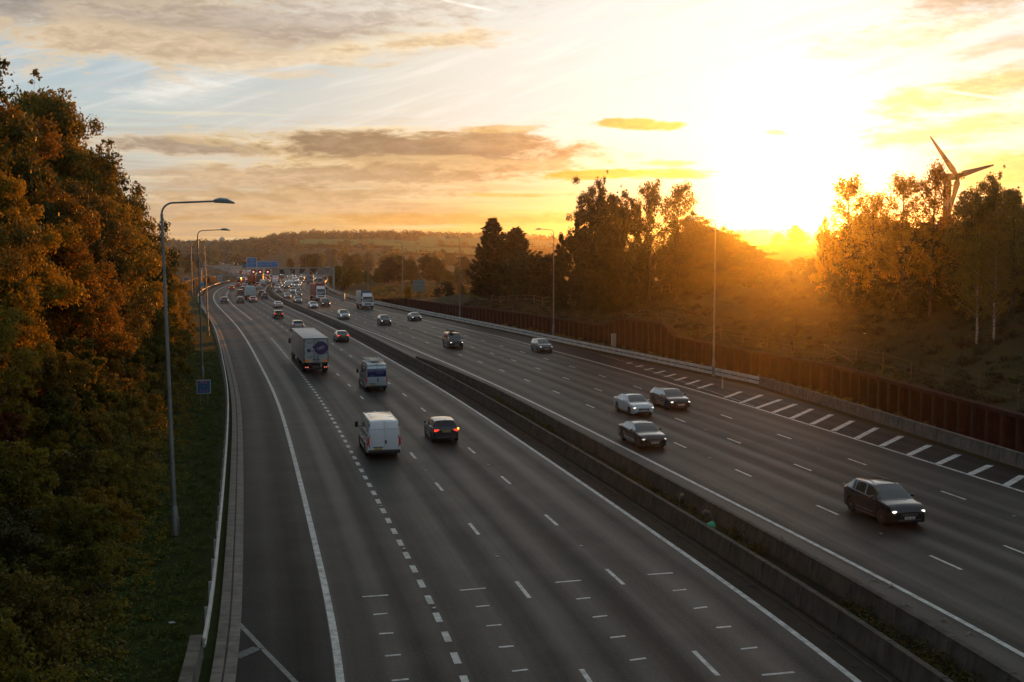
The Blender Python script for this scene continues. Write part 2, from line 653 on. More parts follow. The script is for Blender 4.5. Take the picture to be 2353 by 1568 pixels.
def hfun(x, y):
    """ground height"""
    x = np.asarray(x, float)
    y = np.asarray(y, float)
    o, t = to_off(x, y)
    far = smooth01((y - 650) / 200)
    left = BL(t) * smooth01((-o - 22.0) / 20.0)
    wr = WR(t)
    right = np.where(o > wr + .55, WH(t) - .25 + BR(t) * smooth01((o - wr - 1.0) / 22.0), 0.0)
    fade = smooth01((o - 90) / 120.)
    right = right * (1 - fade) + fade * np.minimum(right, 3.0)
    near = np.where(o < 0, left, right)
    near = np.maximum(near, -.1)
    bump = .18 * np.sin(x * .9 + y * .35) * np.sin(y * .7 - x * .2) * ((o < -23) | (o > wr + 1.5))
    bump = bump + .35 * np.sin(x * .23 + 1.) * np.sin(y * .19) * ((o < -25) | (o > wr + 4))
    road = (np.abs(o + 0) < 19) | ((o > 0) & (o < KR(t) + .5))
    return np.where(road, -0.12, near + bump) * (1 - far) + far * np.where(np.abs(o) < 26, -0.12, 0) + hill(x, y) * smooth01((np.abs(o) - 20) / 60.)


def gz(x, y):
    return float(hfun(np.array([x]), np.array([y]))[0])


def unproject(px, py, h=0.0):
    """ground point under a pixel of the 2353 px wide photograph (used only to measure plan positions)"""
    u = (px - 1176.5) / 2650.0
    v = (784.0 - py) / 2650.0
    dx, dy, dz = u, math.cos(PITCH) + v * math.sin(PITCH), -math.sin(PITCH) + v * math.cos(PITCH)
    k = (h - CAM_H) / dz
    return dx * k, dy * k


def sweep(name, prof, t0, t1, step, m, kind=None, smooth=False, closed=False):
    """prof(t) -> [(offset, height)]: strip swept along the road, uv = (offset, distance)"""
    n = max(2, int((t1 - t0) / step) + 1)
    T = np.linspace(t0, t1, n)
    V, U = [], []
    for t in T:
        pr = prof(t)
        s = s_at(t)
        for (o, h) in pr:
            x, y = P(t, o)
            V.append((float(x), float(y), h))
            U.append((o, s))
    w = len(pr)
    F = []
    for i in range(n - 1):
        for j in range(w - 1):
            F.append((i * w + j, i * w + j + 1, (i + 1) * w + j + 1, (i + 1) * w + j))
        if closed:
            F.append((i * w + w - 1, i * w, (i + 1) * w, (i + 1) * w + w - 1))
    me = mesh_from(name, V, F, uv=U, mats=[m], smooth=smooth)
    if closed:
        caps = [tuple(reversed(range(w))), tuple(range((n - 1) * w, n * w))]
        bm = bmesh.new()
        bm.from_mesh(me)
        bm.verts.ensure_lookup_table()
        for c in caps:
            bm.faces.new([bm.verts[i] for i in c])
        bmesh.ops.recalc_face_normals(bm, faces=bm.faces[:])
        bm.to_mesh(me)
        bm.free()
    o = link(name, me)
    if kind:
        o['kind'] = kind
    return o
# ------------------------------------------------------------------ surface materials
def asphalt(name, c0, c1, warm, streak=1.0, rough=0.5, sp0=.12, sp1=.32):
    m, g, p, out = newmat(name)
    uv = g.n('ShaderNodeUVMap').outputs[0]
    u, v, _ = g.sep(uv)
    st = g.noise(g.xyz(g.m('MULTIPLY', u, 0.62), g.m('MULTIPLY', v, 0.006), 0.0), 1.0, 3.0, 0.55)
    st2 = g.noise(g.xyz(g.m('MULTIPLY', u, 2.3), g.m('MULTIPLY', v, 0.012), 4.0), 1.0, 3.0, 0.5)
    wt_ = g.m('SINE', g.m('MULTIPLY', g.m('ADD', u, .35), 2 * math.pi / 1.87))
    f = g.m('ADD', g.m('ADD', g.m('MULTIPLY', g.m('SUBTRACT', st, .5), 1.5 * streak), g.m('MULTIPLY', g.m('SUBTRACT', st2, .5), .7 * streak)), g.m('MULTIPLY', wt_, 0.24 * streak))
    tc = g.n('ShaderNodeTexCoord').outputs['Object']
    pat = g.noise(tc, 0.35, 5.0, 0.6)
    grit = g.noise(tc, 9.0, 6.0, 0.8)
    f = g.m('ADD', g.m('ADD', f, g.m('MULTIPLY', g.m('SUBTRACT', pat, .5), .9)), g.m('MULTIPLY', g.m('SUBTRACT', grit, .5), 2.3))
    col = g.mix(g.ss(f, -.75, .75, lin=True), c0, c1)
    br = g.noise(g.xyz(g.m('MULTIPLY', u, .9), g.m('MULTIPLY', v, .01), 9.0), 1.0, 2.0, .5)
    col = g.mix(g.m('MULTIPLY', g.ss(br, .42, .65), .55), col, warm)
    cr = g.n('ShaderNodeTexVoronoi', feature='DISTANCE_TO_EDGE')
    g.link(g.xyz(g.m('MULTIPLY', u, .12), g.m('MULTIPLY', v, .02), 0), cr.inputs['Vector'])
    cr.inputs['Scale'].default_value = 1.0
    g.link(col, p.inputs['Base Color'])
    g.link(g.ss(f, -.8, .9, .60, .50), p.inputs['Roughness'])
    g.link(g.ss(f, -.9, .9, sp0, sp1), p.inputs['Specular IOR Level'])
    b = g.n('ShaderNodeBump')
    b.inputs['Strength'].default_value = .35
    b.inputs['Distance'].default_value = .006
    g.link(grit, b.inputs['Height'])
    g.link(b.outputs[0], p.inputs['Normal'])
    return m


M_ROAD = asphalt('asphalt', (.0070, .0070, .0072), (.0300, .0265, .0215), (.0250, .0178, .0115), 1.35, .56)
M_SHO = asphalt('asphalt_shoulder', (.0045, .0048, .0054), (.0088, .0086, .0090), (.0095, .0075, .0066), .6, .6, .05, .14)


def paint_mat():
    m, g, p, out = newmat('road_paint')
    tc = g.n('ShaderNodeTexCoord').outputs['Object']
    nz = g.noise(tc, 2.2, 6.0, .7)
    n2 = g.noise(tc, 22.0, 3.0, .7)
    f = g.ss(g.m('ADD', g.m('MULTIPLY', nz, .7), g.m('MULTIPLY', n2, .3)), .36, .60)
    g.link(g.mix(f, (.28, .27, .25), (.66, .65, .61)), p.inputs['Base Color'])
    p.inputs['Roughness'].default_value = .55
    return m


M_PAINT = paint_mat()
M_PAINT_OLD = mat('old_road_paint', (.20, .195, .18), .65, var=.35, vscale=4)


def concrete_mat(name, c, dark, stain=.6):
    m, g, p, out = newmat(name)
    tc = g.n('ShaderNodeTexCoord').outputs['Object']
    uv = g.n('ShaderNodeUVMap').outputs[0]
    u, v, _ = g.sep(uv)
    nz = g.noise(tc, 1.4, 8.0, .68)
    z = g.sep(tc)[2]
    run = g.noise(g.xyz(g.m('MULTIPLY', v, 3.5), g.m('MULTIPLY', z, .35), 0), 1.0, 4.0, .6)
    f = g.m('ADD', g.m('MULTIPLY', nz, .55), g.m('MULTIPLY', run, .45))
    col = g.mix(g.ss(f, .36, .62), dark, c)
    col = g.mix(g.m('MULTIPLY', g.ss(g.noise(tc, .5, 5, .6), .5, .7), stain * .7), col, (.045, .042, .028))
    g.link(col, p.inputs['Base Color'])
    p.inputs['Roughness'].default_value = .85
    b = g.n('ShaderNodeBump')
    b.inputs['Strength'].default_value = .3
    b.inputs['Distance'].default_value = .02
    g.link(nz, b.inputs['Height'])
    g.link(b.outputs[0], p.inputs['Normal'])
    return m


M_CONC = concrete_mat('concrete', (.088, .069, .048), (.030, .023, .016))
M_CONC2 = concrete_mat('concrete_pale', (.17, .145, .115), (.075, .062, .05), .35)
M_KERB = concrete_mat('kerb_concrete', (.25, .215, .18), (.12, .10, .082), .3)
M_STEEL = mat('galvanised_steel', (.46, .45, .42), .6, .2, var=.2, vscale=1.2)
M_POLE = mat('pole_steel', (.20, .20, .185), .5, .45, var=.25, vscale=.8)
M_BLACK = mat('black_plastic', (.012, .012, .012), .5)
M_RUBBER = mat('rubber', (.014, .014, .014), .8)
M_RUST = None


def rust_mat():
    m, g, p, out = newmat('rusty_steel')
    tc = g.n('ShaderNodeTexCoord').outputs['Object']
    x, y, z = g.sep(tc)
    nz = g.noise(tc, 1.1, 8.0, .7)
    st = g.noise(g.xyz(g.m('MULTIPLY', g.m('ADD', x, y), 5.0), g.m('MULTIPLY', z, .4), 0), 1.0, 4.0, .6)
    f = g.m('ADD', g.m('MULTIPLY', nz, .6), g.m('MULTIPLY', st, .4))
    col = g.ramp(g.ss(f, .3, .68, lin=True), [(0, (.012, .0035, .003)), (.45, (.036, .0085, .0055)), (.8, (.066, .018, .010)), (1, (.10, .036, .02))])
    g.link(col, p.inputs['Base Color'])
    p.inputs['Roughness'].default_value = .8
    p.inputs['Specular IOR Level'].default_value = .15
    return m


M_RUST = rust_mat()


def ground_mat(name, pal, sc=1.0, rough=.95):
    m, g, p, out = newmat(name)
    tc = g.n('ShaderNodeTexCoord').outputs['Object']
    n1 = g.noise(tc, .06 * sc, 6.0, .62)
    n2 = g.noise(tc, .8 * sc, 6.0, .7)
    n3 = g.noise(tc, 9.0 * sc, 4.0, .7)
    f = g.m('ADD', g.m('ADD', g.m('MULTIPLY', n1, .45), g.m('MULTIPLY', n2, .33)), g.m('MULTIPLY', n3, .22))
    k = len(pal) - 1
    g.link(g.ramp(g.ss(f, .34, .66, lin=True), [(i / k, c) for i, c in enumerate(pal)]), p.inputs['Base Color'])
    p.inputs['Roughness'].default_value = rough
    p.inputs['Specular IOR Level'].default_value = .1
    b = g.n('ShaderNodeBump')
    b.inputs['Strength'].default_value = .8
    b.inputs['Distance'].default_value = .25
    g.link(g.m('ADD', n2, g.m('MULTIPLY', n3, .5)), b.inputs['Height'])
    g.link(b.outputs[0], p.inputs['Normal'])
    return m


M_GROUND = ground_mat('bank_soil', [(.020, .016, .008), (.040, .036, .014), (.060, .050, .020), (.045, .055, .018)])
M_TERR = ground_mat('countryside', [(.022, .026, .010), (.034, .038, .013), (.046, .042, .016), (.036, .044, .014)], .12)
M_FIELD = ground_mat('pasture', [(.085, .145, .030), (.105, .175, .038), (.115, .175, .045)], .1)
M_ROUGH = ground_mat('rough_pasture', [(.11, .085, .025), (.15, .115, .032), (.12, .115, .03)], .6)
M_SOIL = ground_mat('reserve_soil', [(.022, .018, .012), (.040, .033, .022), (.050, .048, .022)], 1.5)
M_VERGE = ground_mat('verge_grass', [(.022, .030, .008), (.034, .050, .012), (.050, .062, .018)], 1.5)

# ------------------------------------------------------------------ ground
_near_o = np.array([-118, -100, -80, -66, -56, -50, -46, -42, -39, -36, -33, -30.5, -28, -26, -24.2, -22.6, -21.4, -20.4, -19.6, -18.9, -10, 0, 10, 18, 22.])


def build_ground():
    T = np.concatenate([np.arange(-50, 300, 2.5), np.arange(300, 700, 6.)])
    V, F = [], []
    rows = []
    for t in T:
        kr, wr = float(KR(t)), float(WR(t))
        offs = np.concatenate([_near_o, [kr - .4, kr + .8, wr - .15, wr + .44, wr + .70, wr + 1.4], wr + np.array([3, 5, 7.5, 10, 13, 16, 20, 25, 32, 42, 55, 70, 90])])
        x, y = P(t, offs)
        rows.append(np.stack([x, y, np.zeros_like(x)], 1))
    V = np.array(rows)
    nt, no = V.shape[:2]
    V = V.reshape(-1, 3)
    V[:, 2] = hfun(V[:, 0], V[:, 1])
    i = np.arange(nt - 1)[:, None] * no + np.arange(no - 1)[None]
    F = np.stack([i, i + 1, i + no + 1, i + no], -1).reshape(-1, 4)
    o = link('ground', mesh_from('ground', V, F, mats=[M_GROUND], smooth=True))
    o['kind'] = 'structure'
    # far countryside: one sheet out to the horizon, a little below the detailed ground where they meet
    ys = np.concatenate([np.arange(-600, 900, 25.), np.arange(900, 3000, 45.), np.arange(3000, 3401, 100.)])
    xs = np.concatenate([-np.geomspace(2900, 700, 14), np.arange(-680, 690, 20.), np.geomspace(700, 2900, 14)])
    X, Y = np.meshgrid(xs, ys)
    Z = hfun(X.ravel(), Y.ravel())
    o_, t_ = to_off(X.ravel(), Y.ravel())
    inside = np.clip((106 - np.abs(o_)) / 20, 0, 1) * (Y.ravel() < 690) * (Y.ravel() > -60)
    Z = Z - 5.0 * inside - .25
    nx = len(xs)
    i = np.arange(len(ys) - 1)[:, None] * nx + np.arange(nx - 1)[None]
    F = np.stack([i, i + 1, i + nx + 1, i + nx], -1).reshape(-1, 4)
    o = link('terrain', mesh_from('terrain', np.stack([X.ravel(), Y.ravel(), Z], 1), F, mats=[M_TERR], smooth=True))
    o['kind'] = 'structure'


build_ground()


def field(name, px_poly, y0, y1, m, dz=.5):
    """pasture laid over the countryside: (azimuth range, distance range)"""
    u0, u1 = [(p - 1176.5) / 2650 for p in px_poly]
    n, k = 40, 24
    V = []
    for j in range(k + 1):
        yy = y0 + (y1 - y0) * j / k
        for i in range(n + 1):
            uu = u0 + (u1 - u0) * i / n
            y2 = yy + 14 * math.sin(i * .35) + 9 * math.sin(i * .13 + j)
            V.append((uu * y2, y2, gz(uu * y2, y2) + dz))
    F = [(j * (n + 1) + i, j * (n + 1) + i + 1, (j + 1) * (n + 1) + i + 1, (j + 1) * (n + 1) + i) for j in range(k) for i in range(n)]
    o = link(name, mesh_from(name, V, F, mats=[m], smooth=True))
    o['kind'] = 'structure'


field('field', (690, 1010), 1480, 1690, M_FIELD, 3.5)
field('field', (960, 1330), 1560, 1980, M_FIELD, 3.5)
field('field', (900, 1150), 1300, 1480, M_FIELD, 3.0)
field('field', (1690, 2000), 1300, 1900, M_FIELD)
field('field', (2250, 2700), 900, 1500, M_FIELD)

# ------------------------------------------------------------------ carriageways
sweep('road', lambda t: [(o, 0.0) for o in np.linspace(-14.85, WL - .30, 9)], -45, 1440, 3.0, M_ROAD, 'structure')
sweep('road', lambda t: [(o, 0.0) for o in np.linspace(float(WM(t)) + .35, float(R5(t)) + .05, 9)], -45, 1440, 3.0, M_ROAD, 'structure')
sweep('hard_shoulder', lambda t: [(KL, 0.0), (-16.3, 0.0), (-14.85, 0.0)], -45, 1440, 3.0, M_SHO, 'structure')
sweep('hard_shoulder', lambda t: [(float(R5(t)) + .05, 0.0), (.5 * float(R5(t)) + .5 * float(KR(t)), 0.0), (float(KR(t)) - .75, -.01)], -45, 1440, 3.0, M_SHO, 'structure')
sweep('central_reserve', lambda t: [(WL - .35, .004), (.5 * (WL + float(WM(t))), .012), (float(WM(t)) + .35, .004)], -45, 700, 3.0, M_SOIL, 'structure')
sweep('verge', lambda t: [(-22.3, .10), (-20.5, .03), (-19.0, .0), (-18.40, -.02)], -45, 330, 3.0, M_VERGE, 'structure')
sweep('verge', lambda t: [(float(KR(t)) - .75, -.02), (float(KR(t)), .02), (float(WR(t)) - .1, .05)], -45, 300, 3.0, ground_mat('verge_earth', [(.030, .020, .010), (.046, .034, .014), (.06, .045, .02)], 1.5), 'structure')
# drainage kerb of the left hard shoulder, two concrete strips with a slot between them
sweep('kerb', lambda t: [(-18.46, .02), (-18.46, .075), (-18.14, .075), (-18.125, -.02), (-18.085, -.02), (-18.07, .065), (KL + .02, .05), (KL + .02, -.01)], -45, 330, 2.0, M_KERB, 'structure')


# ------------------------------------------------------------------ painted markings
def strip_mesh(acc, s0, s1, o0f, o1f, h, n):
    V, F = acc
    for i in range(n + 1):
        t = float(t_at(s0 + (s1 - s0) * i / n))
        for of in (o0f, o1f):
            x, y = P(t, of(t) if callable(of) else of)
            V.append((float(x), float(y), h))
    b = len(V) - 2 * (n + 1)
    for i in range(n):
        F.append((b + 2 * i, b + 2 * i + 1, b + 2 * i + 3, b + 2 * i + 2))


def marking(name, strips, m=None, h=.005):
    acc = ([], [])
    for (s0, s1, a, b, n) in strips:
        strip_mesh(acc, s0, s1, a, b, h, n)
    o = link(name, mesh_from(name, acc[0], acc[1], mats=[m or M_PAINT]))
    o['kind'] = 'structure'
    return o


S0, S1 = s_at(-40), s_at(1430)
sA, sB = s_at(20), s_at(640)


def solid(name, of, w, s0=S0, s1=S1):
    marking(name, [(s0, s1, (lambda t: (of(t) if callable(of) else of) - w / 2), (lambda t: (of(t) if callable(of) else of) + w / 2), int((s1 - s0) / 2))])


def dashed(name, of, w, period, mark, phase_t, s0=sA, s1=sB):
    ph = s_at(phase_t) - mark / 2
    k0 = math.ceil((s0 - ph) / period)
    st = []
    s = ph + k0 * period
    f = lambda t: (of(t) if callable(of) else of)
    while s < s1:
        st.append((s, s + mark, (lambda t: f(t) - w / 2), (lambda t: f(t) + w / 2), 1))
        s += period
    marking(name, st)


solid('edge_line', -14.7, .24)
solid('edge_line', 0.25, .22)
solid('edge_line', R1, .22)
solid('edge_line', R5, .20)
dashed('lane_line', -11.1, .23, 2.13, 1.06, 35.0, s1=s_at(170))
solid('lane_line', -11.1, .2, s_at(215), s_at(420))
dashed('lane_line', -7.5, .16, 9.75, 2.2, 34.3)
dashed('lane_line', -3.62, .16, 9.75, 2.2, 35.2)
for fr, ph in ((.238, 72.2), (.492, 63.5), (.742, 73.8)):
    dashed('lane_line', (lambda t, fr=fr: R1(t) * (1 - fr) + R5(t) * fr), .15, 9.7, 2.15, ph)


def pixel_quads(name, quads, m, h=.007):
    V, F = [], []
    for q in quads:
        b = len(V)
        for (px, py) in q:
            x, y = unproject(px, py)
            V.append((x, y, h))
        F.append((b, b + 1, b + 2, b + 3))
    o = link(name, mesh_from(name, V, F, mats=[m]))
    o['kind'] = 'structure'


def seg_quads(segs, w):
    """segments given as plan points, made into quads of width w"""
    V, F = [], []
    for (a, b) in segs:
        a, b = Vector((*a, 0)), Vector((*b, 0))
        d = (b - a).normalized()
        nrm = Vector((-d.y, d.x, 0)) * w / 2
        k = len(V)
        V += [a - nrm, b - nrm, b + nrm, a + nrm]
        F.append((k, k + 1, k + 2, k + 3))
    return [(v.x, v.y, .007) for v in V], F


def segs_obj(name, segs, w, m):
    V, F = seg_quads(segs, w)
    o = link(name, mesh_from(name, V, F, mats=[m]))
    o['kind'] = 'structure'


# speed-check bars in each lane
bars = []
for (a, b) in [((833, 1372), (892, 1368)), ((1057, 1357), (1116, 1352)), ((1276, 1339), (1335, 1334)), ((1488, 1321), (1546, 1317)), ((1751, 1552), (1825, 1545))]:
    bars.append((unproject(*a), unproject(*b)))
segs_obj('speed_marking', bars, .13, M_PAINT)
bars = []
for (a, b) in [((858, 1413), (890, 1410)), ((871, 1457), (904, 1455)), ((885, 1508), (921, 1505)), ((900, 1565), (939, 1561)),
               ((1093, 1395), (1125, 1392)), ((1118, 1439), (1152, 1436)), ((1146, 1488), (1180, 1485)), ((1177, 1543), (1213, 1539)),
               ((1324, 1377), (1357, 1374)), ((1362, 1419), (1395, 1415)), ((1402, 1466), (1437, 1462)), ((1447, 1518), (1484, 1513)),
               ((1546, 1358), (1577, 1355)), ((1594, 1399), (1625, 1395)), ((1646, 1443), (1680, 1440)), ((1703, 1492), (1740, 1488))]:
    bars.append((unproject(*a), unproject(*b)))
segs_obj('speed_marking', bars, .13, M_PAINT)
# hatching of the old slip road nose on the right
h1 = [((1606.6, 835.8), (1616.9, 833.5)), ((1627, 844), (1644, 840)), ((1651, 851), (1671.5, 847)), ((1674, 860), (1698, 854)), ((1700, 868), (1722, 861.5)), ((1724, 877), (1748, 869)), ((1748, 888), (1775, 878))]
h1 = [((a[0] / 1.0, a[1]), b) for a, b in h1]
hat = []
src6 = [((490, 50), (555, 35)), ((625, 97), (720, 75)), ((750, 143), (880, 118)), ((895, 193), (1045, 157)), ((1045, 245), (1200, 203)), ((1200, 297), (1360, 250)), ((1365, 355), (1555, 295)), ((1535, 415), (1745, 348))]
for a, b in src6:
    hat.append((unproject((1450 + a[0] / 6.03) / 1.0625, (880 + a[1] / 6.03) / 1.0625), unproject((1450 + b[0] / 6.03) / 1.0625, (880 + b[1] / 6.03) / 1.0625)))
src2 = [((65, 850), (185, 805)), ((185, 890), (345, 830)), ((305, 930), (490, 865)), ((430, 965), (605, 900)), ((570, 1010), (730, 937)), ((725, 1055), (880, 980)), ((890, 1105), (1040, 1028)), ((1065, 1165), (1225, 1082)),
        ((1260, 1222), (1415, 1145)), ((1465, 1292), (1630, 1215)), ((1690, 1360), (1850, 1287)), ((1935, 1440), (2095, 1368)), ((2210, 1525), (2345, 1447))]
for a, b in src2:
    hat.append((unproject((1750 + a[0] / 3.136) / 1.0625, (700 + a[1] / 3.136) / 1.0625), unproject((1750 + b[0] / 3.136) / 1.0625, (700 + b[1] / 3.136) / 1.0625)))
segs_obj('hatched_marking', hat, .42, M_PAINT)
nose = [unproject((1380 + 0) , 816), unproject(1450, 836), unproject(1530, 864.5), unproject(1610, 891), unproject(1680, 915), unproject(1735, 934)]
segs_obj('edge_line', list(zip(nose[:-1], nose[1:])), .16, M_PAINT_OLD)
segs_obj('faded_marking', [(unproject(548, 1432), unproject(612, 1500)), (unproject(612, 1500), unproject(690, 1580))], .17, M_PAINT_OLD)
segs_obj('faded_marking', [(unproject(541, 1511), unproject(592, 1489))], .42, mat('worn_road_paint', (.12, .12, .115), .7, var=.4, vscale=6))

# ------------------------------------------------------------------ central reserve walls
JOINT = 3.05


def wall_obj(name, of, t0, t1, hgt, wb, wtp, label, cat, m, group=None, joints=True):
    def prof(t):
        o = of(t) if callable(of) else of
        return [(o - wb / 2, -.05), (o - wb / 2, .08), (o - wtp / 2 - .02, hgt - .06), (o - wtp / 2 - .05, hgt - .05), (o - wtp / 2 - .05, hgt), (o + wtp / 2 + .05, hgt), (o + wtp / 2 + .05, hgt - .05), (o + wtp / 2 + .02, hgt - .06), (o + wb / 2, .08), (o + wb / 2, -.05)]
    w = sweep(name, prof, t0, t1, 1.5, m, None, False, True)
    tag(w, label, cat, group)
    if joints:
        mb = MB()
        s, e = s_at(t0) + 1, min(s_at(t1), s_at(190))
        while s < e:
            t = float(t_at(s))
            o = of(t) if callable(of) else of
            for sg in (-1, 1):
                x, y = P(t, o + sg * (wb / 2 * .62 + wtp / 2 * .38 + .004))
                mb.box((float(x), float(y), hgt / 2 - .02), (.05, .07, hgt - .18), 0, heading(t))
            x, y = P(t, o)
            mb.box((float(x), float(y), hgt - .02), (.06, wtp + .13, .075), 0, heading(t))
            s += JOINT
        mb.build('joint', M_CONC2, w)
    return w


wall_obj('barrier_wall', WL, -40, 640, .80, .44, .12, 'long low concrete wall on the left-hand side of the central reserve, dusty margin at its foot', 'barrier', M_CONC)
wall_obj('barrier_wall', WM, -40, 129, .80, .44, .12, 'low concrete wall on the right of the planted reserve, ending where both walls meet', 'barrier', M_CONC)
sweep('reserve_margin', lambda t: [(.37, .003), (.8, .0035), (WL - .24, .004)], -45, 640, 3.0, ground_mat('margin_dirt', [(.020, .016, .011), (.058, .047, .036), (.082, .068, .052), (.066, .054, .042)], 1.8, .8), 'structure')
# parallel kerb lines along the reserve margin
sweep('reserve_kerb', lambda t: [(1.12, .002), (1.12, .05), (1.20, .05), (1.20, .002)], -40, 128, 3.0, M_CONC, 'structure')


# right side concrete barrier, its segments cast as one run
def KC(t):
    return float(KR(t)) + .15


wall_obj('barrier_wall', KC, -40, 100.5, .86, .42, .22, 'pale concrete safety wall beside the hatched marking at the foot of the rusty wall', 'barrier', M_CONC2)
T_ = 38.6
wall_obj('barrier_wall', lambda t: -18.98, -40, T_, .78, .36, .26, 'thick concrete end block of the left roadside barrier, in the near corner', 'barrier', M_CONC2, joints=False)


# ------------------------------------------------------------------ steel guard rails
def guard_rail(name, of, t0, t1, hgt, side, label, post_to, m=M_STEEL, group=None, double=False):
    r = thing(name, label, 'guard rail', (0, 0, 0), 0, group)

    def prof(t, dz=0.0):
        o = of(t) if callable(of) else of
        s = side
        return [(o, hgt + dz), (o + s * .035, hgt - .02 + dz), (o + s * .035, hgt - .09 + dz), (o, hgt - .13 + dz), (o, hgt - .17 + dz), (o + s * .035, hgt - .21 + dz), (o + s * .035, hgt - .28 + dz), (o, hgt - .30 + dz),
                (o - s * .06, hgt - .30 + dz), (o - s * .06, hgt + dz)]
    b = sweep('rail_beam', prof, t0, t1, 2.0, m, None, False, True)
    b.parent = r
    if double:
        b = sweep('rail_beam', lambda t: prof(t, -.42), t0, t1, 2.0, m, None, False, True)
        b.parent = r
    pm = None
    s, n = s_at(t0) + .4, 0
    while s < s_at(post_to) and n < 98:
        t = float(t_at(s))
        o = of(t) if callable(of) else of
        x, y = P(t, o - side * .13)
        if pm is None:
            mb = MB()
            mb.box((0, 0, hgt / 2 - .1), (.06, .11, hgt + .1))
            pm = mb.mesh('post', [m])
        q = link('post', pm, r, (float(x), float(y), 0), heading(t))
        s += 3.2
        n += 1
    return r


guard_rail('guard_rail', lambda t: -18.72, T_ - .3, 480, .76, 1, 'galvanised steel guard rail curving along the left verge below the tree bank', 190)
guard_rail('guard_rail', lambda t: float(KR(t)) + .2, 100, 640, .80, -1, 'double steel guard rail running far along the right hard shoulder', 250, double=True)


# ------------------------------------------------------------------ sheet pile retaining walls
def sheet_wall(name, of, hf, t0, t1, sgn, label, pitch=1.9):
    r = thing(name, label, 'retaining wall')
    V, F = [], []
    s, e = s_at(t0), s_at(t1)
    pat = [(0, 0), (.52, 0), (.60, .34), (1.22, .34), (1.30, 0)]
    k = pitch / 1.30
    pts = []
    while s < e:
        for (a, dp) in pat[:4]:
            pts.append((s + a * k, dp))
        s += pitch
    for (ss_, dp) in pts:
        t = float(t_at(ss_))
        x, y = P(t, of(t) + sgn * dp)
        V.append((float(x), float(y), -.3))
        V.append((float(x), float(y), float(hf(t)) - .12))
    for i in range(len(pts) - 1):
        F.append((2 * i, 2 * i + 2, 2 * i + 3, 2 * i + 1))
    link('sheet_pile', mesh_from('sheet_pile', V, F, mats=[M_RUST]), r)
    b = sweep('capping_beam', lambda t: [(of(t) - sgn * .10, float(hf(t)) - .26), (of(t) - sgn * .10, float(hf(t))), (of(t) + sgn * .50, float(hf(t))), (of(t) + sgn * .50, float(hf(t)) - .26)], t0, t1, .7, M_RUST, None, False, True)
    b.parent = r
    return r


sheet_wall('retaining_wall', WR, WH, 20, 278, 1, 'rust-red sheet pile wall with a capping beam holding the right embankment')
sheet_wall('retaining_wall', lambda t: -24.2 + .02 * (t - 330) * 0, L([(300, .6), (325, 2.0), (345, 3.0), (440, 3.3), (470, 2.4)]), 305, 480, -1, 'orange-rust sheet pile wall on the left verge just before and behind the sign gantry')
# ------------------------------------------------------------------ foliage
rng = np.random.default_rng(7)


def leaf_mat(name, pal, trans=.45, rough=.55, hue=.5):
    m = bpy.data.materials.new(name)
    m.use_nodes = True
    m.node_tree.nodes.clear()
    g = NT(m.node_tree)
    out = g.n('ShaderNodeOutputMaterial')
    t = g.n('ShaderNodeAttribute', attribute_name='tint').outputs['Fac']
    oi = g.n('ShaderNodeObjectInfo').outputs['Random']
    f = g.m('ADD', t, g.m('MULTIPLY', g.m('SUBTRACT', oi, .5), hue))
    k = len(pal) - 1
    col = g.ramp(f, [(i / k, c) for i, c in enumerate(pal)])
    p = g.n('ShaderNodeBsdfPrincipled')
    g.link(col, p.inputs['Base Color'])
    p.inputs['Roughness'].default_value = rough
    p.inputs['Specular IOR Level'].default_value = .25
    tr = g.n('ShaderNodeBsdfTranslucent')
    g.link(g.vm('MULTIPLY', col, (1.5, 1.25, .8)), tr.inputs['Color'])
    mx = g.n('ShaderNodeMixShader')
    mx.inputs[0].default_value = trans
    g.link(p.outputs[0], mx.inputs[1])
    g.link(tr.outputs[0], mx.inputs[2])
    g.link(mx.outputs[0], out.inputs[0])
    MATS[name] = m
    return m


LM = {
    'olive': leaf_mat('leaf_olive', [(.056, .062, .009), (.122, .116, .015), (.19, .162, .019), (.25, .19, .021)]),
    'green': leaf_mat('leaf_green', [(.022, .034, .008), (.050, .064, .012), (.090, .098, .016), (.13, .120, .018)]),
    'gold': leaf_mat('leaf_gold', [(.11, .088, .008), (.20, .150, .012), (.28, .205, .015), (.33, .24, .018)]),
    'rust': leaf_mat('leaf_rust', [(.092, .062, .008), (.16, .105, .011), (.225, .140, .013), (.275, .17, .015)]),
    'red': leaf_mat('leaf_red', [(.050, .010, .006), (.090, .018, .008), (.12, .032, .010), (.13, .05, .012)]),
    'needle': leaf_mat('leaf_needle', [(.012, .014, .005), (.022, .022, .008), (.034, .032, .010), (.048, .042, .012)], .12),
    'larch': leaf_mat('leaf_larch', [(.060, .062, .010), (.105, .100, .015), (.155, .135, .018), (.20, .160, .020)], .25),
    'brown': leaf_mat('leaf_brown', [(.066, .054, .011), (.120, .096, .016), (.175, .134, .020), (.22, .16, .022)], .3),
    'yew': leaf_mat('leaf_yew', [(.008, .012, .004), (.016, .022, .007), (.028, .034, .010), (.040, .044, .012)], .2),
    'birch': leaf_mat('leaf_birch', [(.12, .070, .006), (.20, .115, .008), (.28, .16, .010), (.34, .20, .013)], .6),
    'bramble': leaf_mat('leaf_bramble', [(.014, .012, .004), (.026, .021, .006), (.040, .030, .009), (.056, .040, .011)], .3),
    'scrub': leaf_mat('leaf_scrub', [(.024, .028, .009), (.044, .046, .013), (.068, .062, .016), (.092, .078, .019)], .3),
}
M_BARK = mat('bark', (.050, .040, .030), .9, var=.45, vscale=6, bump=.5)


